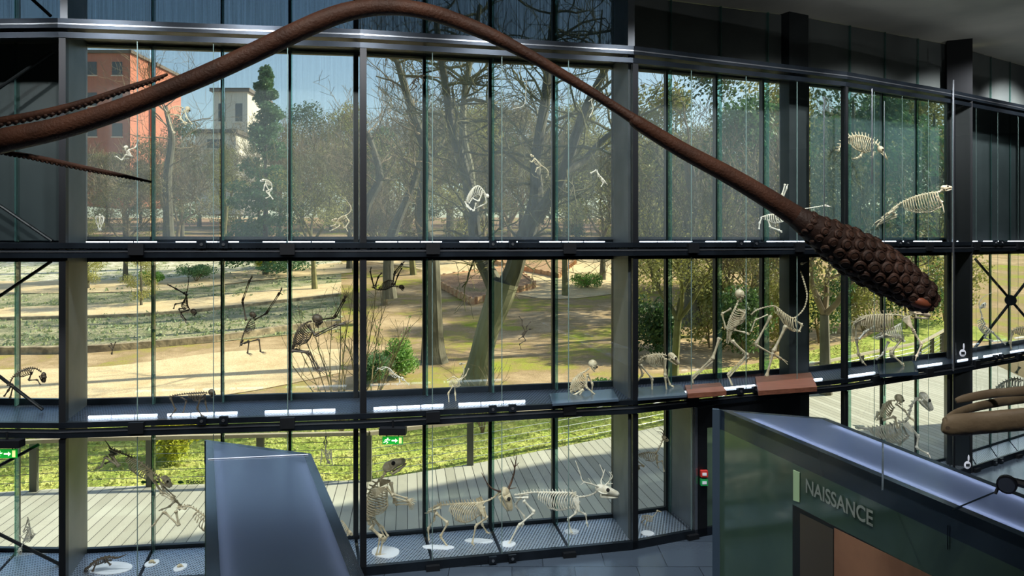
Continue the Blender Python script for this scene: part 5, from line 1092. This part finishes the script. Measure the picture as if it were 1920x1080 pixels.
skel('orangutan_skeleton', 'large dark ape skeleton leaping right with both long arms stretched, middle left', DM(590, .5), spine=[(548, 657), (550, 645), (553, 630), (562, 614), (575, 605), (585, 602)], sr=2.3, spin=2, ribs=dict(u=(.25, .82), n=12, l=[18, 26, 28, 22], a=[-30, -50], w=.42, r=.75, lat=.2), skull=(595, 600, 24, -28, 'round'), pelvis=(549, 654, 18, 75),
     limbs=[dict(p=[(582, 607), (596, 627), (636, 607)], r=1.8, d=1, dy=-.18, k='arm', f=(5, 26, 10, 5), curl=-.05), dict(p=[(590, 602), (624, 597), (643, 562)], r=1.6, d=1, dy=.15, k='arm', f=(5, 16, 75, 16), curl=-.1), dict(p=[(550, 656), (580, 659), (600, 690)], r=1.8, d=1, dy=-.12, f=(5, 20, -8, 12)), dict(p=[(550, 657), (576, 662), (588, 695)], r=1.7, d=1, dy=.12, f=(5, 15, -15, 12))], m='boned')
skel('anteater_skeleton', 'dark arched skeleton with hanging head at the left edge of the middle row', DM(45, .5), spine=[(17, 722), (24, 708), (36, 697), (52, 691), (66, 691), (78, 698)], sr=1.6, spin=3, ribs=dict(u=(.35, .8), n=10, l=[9, 14, 12], a=[-90, -110], w=.4, r=.5), skull=(82, 707, 19, -75, 'mammal'), limbs=[dict(p=[(60, 697), (54, 713), (70, 712), (76, 722)], r=1.2, k='arm'), dict(p=[(19, 720), (30, 722), (24, 746)], r=1.3, dy=-.08), dict(p=[(18, 721), (10, 734), (2, 745)], r=1.3, dy=.08)], m='boned')
skel('frog_skeleton', 'tiny frog skeleton hanging legs up near the left column', DM(210, .5), spine=[(210, 661), (212, 652)], sr=.8, skull=(210, 662, 6, -80, 'mammal'), limbs=[dict(p=[(211, 656), (204, 648)], r=.7), dict(p=[(212, 652), (217, 641)], r=.7), dict(p=[(212, 652), (208, 643)], r=.7)], m='boned')
skel('sloth_skeleton', 'dark sloth skeleton hanging belly up below the middle rail right of the second post', DM(725, .5), spine=[(700, 539), (708, 543), (722, 543), (736, 537), (747, 537)], sr=1.6, ribs=dict(u=(.3, .85), n=10, l=[8, 14, 14, 9], a=[105, 95], w=.42, r=.5), skull=(753, 539, 12, -10, 'round'), pelvis=(701, 538, 10, 0),
     limbs=[dict(p=[(701, 537), (697, 522), (694, 508)], r=1.2, f=(3, 7, 70, 12), curl=-.2), dict(p=[(702, 537), (708, 519), (714, 512)], r=1.2, dy=.1), dict(p=[(737, 534), (741, 512), (756, 494)], r=1.3, d=1, dy=-.08, k='arm', f=(3, 6, 50, 14)), dict(p=[(738, 535), (745, 516), (752, 503)], r=1.1, dy=.1, k='arm')], m='boned')
skel('lemur_skeleton', 'tiny thin skeleton leaping with raised arms in the centre of the middle row', DM(985, .5), spine=[(981, 632), (985, 625), (990, 618)], sr=1, ribs=dict(u=(.2, .9), n=6, l=[6, 7, 5], a=[200, 190], w=.4, r=.35), skull=(993, 617, 8, 10, 'bird'), limbs=[dict(p=[(985, 623), (979, 609), (979, 600), (973, 593)], r=.8), dict(p=[(986, 622), (988, 611), (995, 603)], r=.7), dict(p=[(981, 631), (986, 638), (974, 645), (977, 655)], r=.8), dict(p=[(980, 631), (972, 636)], r=.7)], m='boned')
skel('squirrel_skeleton', 'small pale skeleton gliding above the shelf right of the second post', DM(738, .5), spine=[(722, 688), (731, 691), (739, 700), (750, 707)], sr=1.1, ribs=dict(u=(.3, .9), n=8, l=[5, 7, 6], a=[200, 220], w=.4, r=.4), skull=(755, 710, 9, -40, 'mammal'), tail=[(722, 688), (714, 689), (704, 695)], tr=.8, limbs=[dict(p=[(748, 707), (757, 711), (765, 720)], r=.8, f=(3, 4, -40, 20)), dict(p=[(747, 706), (750, 716), (744, 722)], r=.8), dict(p=[(724, 689), (716, 693), (707, 690)], r=.8)], m='bonew')
skel('bird_skeleton', 'upright long-legged bird skeleton standing on the middle shelf in front of the leaning trunk', DM(855, .45), spine=[(842, 716), (850, 711), (860, 711), (867, 706), (870, 694), (867, 686)], sr=1.4, ribs=dict(u=(.05, .5), n=8, l=[11, 15, 13], a=[-80, -95], w=.4, r=.5), skull=(864, 682, 12, 5, 'bird'), limbs=[dict(p=[(850, 722), (841, 736), (843, 762)], r=1.1, dy=-.06, f=(3, 7, -10, 30)), dict(p=[(852, 722), (853, 740), (855, 760)], r=1.1, dy=.06, f=(3, 7, -10, 30)), dict(p=[(862, 712), (850, 706), (838, 713)], r=.9, k='wing'), dict(p=[(864, 712), (873, 704), (879, 691)], r=.9, k='wing')], m='bone')
skel('cat_skeleton', 'cat skeleton sitting upright on a tray in the middle row beside the grey column', DM(1100, .42), spine=[(1072, 742), (1070, 728), (1075, 712), (1086, 702), (1098, 696), (1105, 690)], sr=2.0, spin=2.5, ribs=dict(u=(.3, .78), n=12, l=[18, 25, 24, 16], a=[-40, -55], w=.4, r=.65, lat=.2), skull=(1112, 684, 21, -25, 'round'), pelvis=(1072, 738, 14, 90),
     limbs=[dict(p=[(1101, 702), (1098, 724), (1122, 744)], r=1.5, dy=-.08, k='arm', f=(4, 6, -10, 15)), dict(p=[(1102, 702), (1112, 722), (1110, 742)], r=1.4, dy=.1, k='arm', f=(4, 6, -10, 15)), dict(p=[(1073, 740), (1093, 728), (1080, 746)], r=1.6, dy=-.12, f=(4, 8, -5, 12)), dict(p=[(1074, 740), (1090, 726), (1086, 744)], r=1.5, dy=.12)], m='bone')
skel('baboon_skeleton', 'baboon skeleton standing on four legs just right of the grey column', DM(1235, .42), spine=[(1196, 682), (1204, 671), (1222, 665), (1240, 664), (1250, 667)], sr=2.1, spin=4, ribs=dict(u=(.42, .9), n=11, l=[16, 23, 25, 20], a=[-88, -98], w=.4, r=.6), skull=(1263, 672, 27, -38, 'mammal'), pelvis=(1199, 679, 16, 40), tail=[(1196, 683), (1193, 700), (1190, 716)], tr=1,
     limbs=[dict(p=[(1199, 682), (1221, 708), (1221, 738)], r=1.7, dy=-.1, f=(4, 10, -8, 8)), dict(p=[(1199, 682), (1207, 704), (1192, 724)], r=1.6, dy=.12, f=(4, 8, -30, 8)), dict(p=[(1246, 670), (1245, 704), (1249, 738)], r=1.7, dy=-.1, k='arm', f=(4, 9, -8, 8)), dict(p=[(1245, 670), (1250, 698), (1259, 725)], r=1.6, dy=.12, k='arm', f=(4, 8, -10, 8))], m='bone')
skel('human_skeleton', 'human skeleton running to the right with a glossy round skull, in the third bay', DM(1370, .42), spine=[(1366, 632), (1364, 616), (1368, 600), (1374, 586), (1381, 572), (1385, 562)], sr=2.4, spin=0, ribs=dict(u=(.25, .80), n=12, l=[18, 25, 27, 18], a=[-8, -14], w=.75, r=.7, lat=.45, open=.3), skull=(1387, 553, 24, -15, 'round', 0, 30), pelvis=(1366, 632, 24, 80),
     limbs=[dict(p=[(1380, 580), (1394, 586), (1372, 617), (1393, 622)], r=1.7, dy=-.15, k='arm', f=(5, 9, -15, 10)), dict(p=[(1376, 580), (1358, 590), (1366, 618)], r=1.5, dy=.2, k='arm'), dict(p=[(1352, 634), (1338, 676), (1300, 711)], r=2.1, d=1, dy=.12, f=(5, 11, -75, 6)), dict(p=[(1369, 637), (1399, 665), (1362, 703)], r=2.2, d=1, dy=-.12, f=(5, 20, -62, 5))], m='bone')
skel('ostrich_skeleton', 'running ostrich skeleton with thin upright neck, right of the running human skeleton', DM(1465, .42), spine=[(1408, 590), (1418, 582), (1432, 577), (1452, 574), (1470, 587), (1486, 596), (1498, 590), (1509, 575), (1513, 553), (1508, 530), (1501, 508)], sr=1.9, spin=0, ribs=dict(u=(.28, .50), n=9, l=[24, 30, 24], a=[-70, -80], w=.4, r=.8), skull=(1504, 494, 13, 20, 'bird'),
     limbs=[dict(p=[(1471, 609), (1447, 659), (1434, 706)], r=2.2, dy=-.1, f=(2, 17, -35, 30)), dict(p=[(1450, 592), (1420, 648), (1470, 675)], r=1.8, dy=.14, f=(2, 14, -30, 20)), dict(p=[(1440, 590), (1416, 600), (1408, 622)], r=1.1, k='wing'), dict(p=[(1490, 600), (1504, 609), (1498, 622), (1480, 616)], r=1.8, k='breast_bone')], m='bone')
skel('horse_skeleton', 'large four legged skeleton with heavy ribs below the suckered club', DM(1665, .42), spine=[(1601, 607), (1610, 598), (1626, 592), (1654, 590), (1680, 590), (1700, 594), (1712, 588)], sr=2.6, spin=8, ribs=dict(u=(.18, .66), n=14, l=[20, 30, 32, 28], a=[-100, -85], w=.4, r=1.1), skull=(1722, 586, 34, -8, 'long'), pelvis=(1610, 600, 20, 30), tail=[(1601, 607), (1597, 620), (1600, 640)], tr=1.4,
     limbs=[dict(p=[(1608, 604), (1610, 639), (1614, 667), (1623, 682)], r=1.9, dy=.12, f=(2, 7, -30, 20)), dict(p=[(1650, 626), (1686, 633), (1664, 661), (1688, 682)], r=2.1, dy=-.15, f=(2, 7, -60, 20)), dict(p=[(1700, 600), (1709, 620), (1724, 645), (1714, 668)], r=1.8, dy=-.1, f=(2, 7, -100, 20))], scap=[((1690, 594), (1700, 612), 8, -.2)], m='bone')
skel('human_skeleton', 'rider skeleton mostly merged with the large four legged skeleton below the club', DM(1672, .36), spine=[(1650, 628), (1658, 622), (1672, 616), (1690, 606)], sr=1.6, ribs=dict(u=(.3, .95), n=9, l=[22, 30, 28], a=[-60, -75], w=.45, r=.8), pelvis=(1648, 630, 22, 20), limbs=[dict(p=[(1649, 630), (1682, 628), (1692, 640)], r=1.8, dy=-.1), dict(p=[(1640, 612), (1622, 622), (1610, 636)], r=1.8, k='arm'), dict(p=[(1666, 640), (1656, 664), (1642, 674)], r=1.6)], skull=(1700, 600, 14, 0, 'round'), m='bonew')
skel('monkey_skeleton', 'pale monkey skeleton with raised tail at the right end of the middle row', DM(1850, .4), spine=[(1838, 582), (1841, 592), (1840, 602), (1848, 612), (1860, 622)], sr=1.6, ribs=dict(u=(.4, .95), n=8, l=[10, 13, 11], a=[-130, -120], w=.4, r=.6), skull=(1843, 573, 14, 60, 'mammal'), tail=[(1838, 580), (1836, 568), (1845, 556), (1862, 548)], tr=1, limbs=[dict(p=[(1841, 596), (1846, 606), (1840, 618), (1848, 626)], r=1.3), dict(p=[(1860, 622), (1872, 634), (1880, 642)], r=1.4, f=(4, 7, -10, 20)), dict(p=[(1858, 622), (1850, 634), (1866, 640)], r=1.3, dy=.1)], m='bonew')
skel('animal_skeleton', 'brown skeleton cut by the right edge of the middle row', DM(1908, .4), spine=[(1896, 622), (1906, 616), (1920, 614), (1938, 616)], sr=2.2, spin=3, ribs=dict(u=(.1, .9), n=9, l=[10, 14, 14], a=[-90, -95], w=.4, r=.7), skull=(1944, 616, 18, -10, 'mammal'), limbs=[dict(p=[(1898, 624), (1894, 642), (1897, 660)], r=1.6)], m='bone')
# ---- upper row
skel('leaping_monkey_skeleton', 'small monkey skeleton leaping above the arched tentacle at the upper left', DM(333, .5), spine=[(315, 213), (321, 203), (333, 199), (345, 203)], sr=1.3, ribs=dict(u=(.5, .95), n=6, l=[8, 11, 9], a=[-80, -90], w=.4, r=.45), skull=(352, 205, 12, -35, 'round'), pelvis=(315, 213, 10, 60), tail=[(315, 212), (309, 204), (306, 196)], tr=.9,
     limbs=[dict(p=[(315, 214), (320, 234), (324, 246)], r=1.1, f=(4, 6, -40, 15)), dict(p=[(316, 213), (333, 215), (342, 230)], r=1.1, dy=.08, f=(4, 5, -20, 15)), dict(p=[(344, 205), (334, 222), (348, 230)], r=1, k='arm', dy=.08), dict(p=[(346, 206), (350, 220), (358, 230)], r=1, k='arm', f=(4, 4, -40, 15))])
skel('small_monkey_skeleton', 'tiny pale skeleton hanging under the thin sucker arm in the first pane', DM(238, .5), spine=[(247, 293), (244, 287), (240, 280)], sr=1.1, skull=(236, 277, 10, 200, 'round'), ribs=dict(u=(.2, .9), n=5, l=[4, 6, 4], a=[190, 200], w=.5, r=.4), limbs=[dict(p=[(242, 281), (254, 277), (260, 262)], r=.9, k='arm'), dict(p=[(246, 292), (236, 290), (228, 300), (218, 293)], r=1, f=(4, 4, 190, 20)), dict(p=[(246, 292), (238, 296), (226, 298)], r=.9, dy=.06)], wire=[(243, 277, 90)], m='bonew')
def owl(root, Q, sc, mm):
    for s in (-1, 1):
        g = MB()
        for k in range(5): g.tube([Q((187 + s * 2, 407)), Q((187 + s * (5 + k * .8), 404 + k)), Q((187 + s * (8 - k * .8), 413 + k * 2))], 1.0 * sc, 5)
        g.build('wing', mm, root)
skel('bird_skeleton', 'small white bird skeleton with folded wings in the lower left corner of the upper windows', DM(187, .5), spine=[(187, 418), (187, 410), (187, 405)], sr=1.8, ribs=dict(u=(.1, .9), n=6, l=[5, 6, 5], a=[-60, -60], w=.6, r=.6), skull=(187, 403, 9, -80, 'bird'), limbs=[dict(p=[(186, 418), (184, 424), (186, 429)], r=.9, f=(3, 4, -80, 40)), dict(p=[(188, 418), (190, 424), (188, 429)], r=.9, f=(3, 4, -80, 40))], extra=owl, m='bonew')
skel('small_monkey_skeleton', 'small skeleton climbing with bent back in front of the conifer', DM(502, .5), spine=[(510, 354), (509, 344), (502, 338), (496, 337)], sr=1.1, skull=(492, 338, 9, 190, 'mammal'), ribs=dict(u=(.4, .9), n=6, l=[6, 8, 6], a=[-110, -90], w=.4, r=.4), limbs=[dict(p=[(500, 339), (496, 348), (494, 358)], r=.9, k='arm'), dict(p=[(498, 339), (500, 350), (504, 356)], r=.8, k='arm'), dict(p=[(510, 354), (499, 359), (507, 368), (498, 372)], r=1), dict(p=[(510, 354), (504, 362), (512, 374)], r=.9)], m='bonew')
skel('lemur_skeleton', 'lemur skeleton with a long curled tail beside the second post, upper row', DM(640, .5), spine=[(648, 404), (641, 406), (634, 411)], sr=1.3, skull=(627, 412, 11, 190, 'mammal'), ribs=dict(u=(.2, .9), n=6, l=[6, 8, 6], a=[-100, -100], w=.4, r=.4), tail=[(648, 404), (656, 398), (658, 388), (650, 376), (642, 368)], tr=.9, limbs=[dict(p=[(634, 412), (637, 424), (622, 432)], r=1, f=(4, 5, 190, 15)), dict(p=[(634, 413), (628, 422), (620, 424)], r=.9), dict(p=[(648, 405), (655, 415), (648, 426), (652, 434)], r=1), dict(p=[(648, 405), (640, 416), (644, 428)], r=1, dy=.08)])
skel('lemur_skeleton', 'small skeleton with spread tail clinging near the first mullion right of the second post', DM(780, .5), spine=[(772, 156), (778, 149), (786, 143)], sr=1.2, skull=(792, 142, 8, 0, 'mammal'), ribs=dict(u=(.2, .9), n=6, l=[5, 7, 5], a=[-60, -60], w=.4, r=.4), tail=[(772, 156), (765, 164), (756, 174), (751, 177)], tr=.8, limbs=[dict(p=[(788, 144), (796, 150), (792, 158)], r=.8), dict(p=[(774, 155), (782, 162), (772, 170)], r=.9), dict(p=[(786, 144), (800, 136), (815, 133)], r=.7)], m='boned')
skel('sloth_skeleton', 'curled sloth-like skeleton with looped limbs in front of the forked trunk, upper row', DM(890, .45), spine=[(874, 384), (877, 368), (888, 352), (898, 349), (907, 358), (911, 366)], sr=1.5, ribs=dict(u=(.2, .85), n=12, l=[12, 17, 17, 12], a=[-70, -110], w=.45, r=.5), skull=(913, 368, 10, -60, 'round'), limbs=[dict(p=[(875, 384), (884, 394), (876, 388), (872, 378)], r=1.1, dy=-.08), dict(p=[(876, 384), (888, 396), (892, 380)], r=1.1, dy=.06), dict(p=[(906, 360), (898, 378), (886, 372), (880, 382)], r=1.1, dy=-.1, k='arm'), dict(p=[(908, 362), (912, 380), (900, 386), (888, 392)], r=1, dy=.1, k='arm')], m='bonew')
skel('lemur_skeleton', 'small skeleton with drooping tail on the right fork of the tree, upper row', DM(1010, .5), spine=[(1016, 311), (1010, 304), (1002, 296)], sr=1.2, skull=(998, 292, 8, 130, 'mammal'), ribs=dict(u=(.2, .9), n=6, l=[5, 7, 5], a=[-120, -130], w=.4, r=.4), tail=[(1016, 311), (1024, 316), (1029, 325), (1024, 333)], tr=.8, limbs=[dict(p=[(1002, 297), (997, 304), (993, 301)], r=.9), dict(p=[(1015, 311), (1006, 316), (1004, 323)], r=.9)], m='bone')
skel('bird_skeleton', 'small white flying bird skeleton left of the grey column, upper row', DM(1125, .5), spine=[(1121, 328), (1127, 332), (1134, 340)], sr=1.4, skull=(1135, 342, 7, -40, 'bird'), ribs=dict(u=(.1, .9), n=5, l=[5, 7, 5], a=[-90, -90], w=.4, r=.5), limbs=[dict(p=[(1123, 329), (1118, 319), (1107, 325)], r=1.4, k='wing'), dict(p=[(1128, 334), (1131, 343), (1127, 350)], r=.9)], m='bonew')
skel('snake_skeleton', 'thin pale snake-like skeleton trailing down in the pane left of the tentacle', DM(985, .5), spine=[(1003, 128), (994, 138), (988, 150), (986, 170), (985, 190), (978, 200), (962, 203)], sr=.9, skull=(1004, 127, 7, 40, 'mammal'), m='bonew', nv=44, limbs=[dict(p=[(988, 152), (982, 153), (978, 151)], r=.6)])
skel('snake_skeleton', 'thin pale skeleton with a hooked tail just left of the grey column top', DM(1106, .5), spine=[(1110, 166), (1112, 178), (1109, 190), (1112, 204), (1105, 220)], sr=1.0, skull=(1110, 164, 8, 120, 'mammal'), m='bonew', nv=34, limbs=[dict(p=[(1109, 186), (1104, 190)], r=.6)])
skel('flying_swan_skeleton', 'long-necked swan skeleton in flight crossing the tentacle left of the club', DM(1460, .4), spine=[(1426, 408), (1440, 403), (1458, 401), (1470, 400), (1500, 393), (1525, 389), (1543, 386)], sr=1.4, skull=(1547, 386, 13, -3, 'bird'), ribs=dict(u=(.08, .36), n=9, l=[10, 17, 15], a=[-80, -85], w=.4, r=.6), limbs=[dict(p=[(1458, 402), (1466, 366), (1472, 345)], r=1.3, k='wing'), dict(p=[(1460, 402), (1478, 350), (1480, 345)], r=1.1, dy=.1, k='wing'), dict(p=[(1440, 412), (1444, 426), (1462, 432)], r=1.3, f=(3, 6, -30, 25)), dict(p=[(1428, 409), (1424, 418), (1423, 430)], r=1.1)], m='bonew')
def fluke(root, Q, sc, mm):
    for s in (-1, 1):
        g = MB(); g.tube([Q((1582, 262)), Q((1575, 275 + s * 2)), Q((1570, 292 + s * 3))], [1.8 * sc, 1.2 * sc, .4 * sc], 6); g.build('tail_vertebra_row', mm, root)
skel('dolphin_skeleton', 'dolphin skeleton with slender beak arching in the upper narrow bay', DM(1618, .4), spine=[(1572, 284), (1578, 268), (1590, 258), (1604, 254), (1622, 256), (1638, 264), (1648, 274)], sr=2.2, spin=7, ribs=dict(u=(.40, .92), n=14, l=[18, 28, 30, 18], a=[-85, -115], w=.42, r=.7, open=.2), sternum=False, skull=(1651, 280, 28, -52, 'bird'), limbs=[dict(p=[(1618, 284), (1612, 294), (1604, 297)], r=2.0, f=(4, 7, 190, 8), k='flipper'), dict(p=[(1640, 284), (1634, 296)], r=1.6, k='flipper')], m='bone')
skel('seal_skeleton', 'golden-brown sea lion skeleton with long hind flippers in the upper narrow bay', DM(1710, .4), spine=[(1672, 394), (1684, 384), (1698, 376), (1722, 367), (1744, 362), (1760, 360), (1768, 354)], sr=2.4, spin=3, ribs=dict(u=(.25, .88), n=15, l=[14, 30, 36, 28], a=[-80, -70], w=.42, r=.75, open=.1), skull=(1774, 352, 20, 10, 'mammal'), pelvis=(1674, 393, 16, 35),
     limbs=[dict(p=[(1673, 394), (1660, 402), (1650, 411)], r=2, d=1, dy=-.1, f=(5, 22, 212, 7)), dict(p=[(1674, 396), (1684, 404), (1652, 418)], r=1.9, d=1, dy=.1, f=(5, 18, 240, 8)), dict(p=[(1756, 368), (1766, 380)], r=1.8, f=(4, 18, -75, 8), k='flipper')], wire=[(1724, 395, 452)], m='bone')
# trays and stands on the shelves
def tray(x0, x1, yf, yb, h, m, lab, shelf_z=ZL):
    def g1(px, py): 
        D = (shelf_z + h) * FPX / (HZ - py); return Vector(((px - 960) / FPX * D, D, 0))
    a = [g1(x0, yf), g1(x1, yf - (x1 - x0) * .07), g1(x1 - 12, yb - (x1 - x0) * .07), g1(x0 - 6, yb)]
    g = MB(); g.hexa([(p.x, p.y, shelf_z + .004) for p in a] + [(p.x, p.y, shelf_z + h) for p in a]); tag(g.build('tray', m), lab, 'tray')
tray(1036, 1160, 757, 738, .05, M['edge'], 'grey steel tray under the sitting cat skeleton')
tray(1196, 1288, 747, 727, .05, M['edge'], 'grey steel tray under the baboon skeleton')
tray(1290, 1362, 738, 722, .10, M['wood'], 'reddish wooden tray under the running human skeleton')
tray(1422, 1532, 733, 706, .10, M['wood'], 'longer reddish wooden tray under the ostrich skeleton')
tray(1650, 1722, 702, 682, .08, M['casedk'], 'dark slab under the large four legged skeleton')
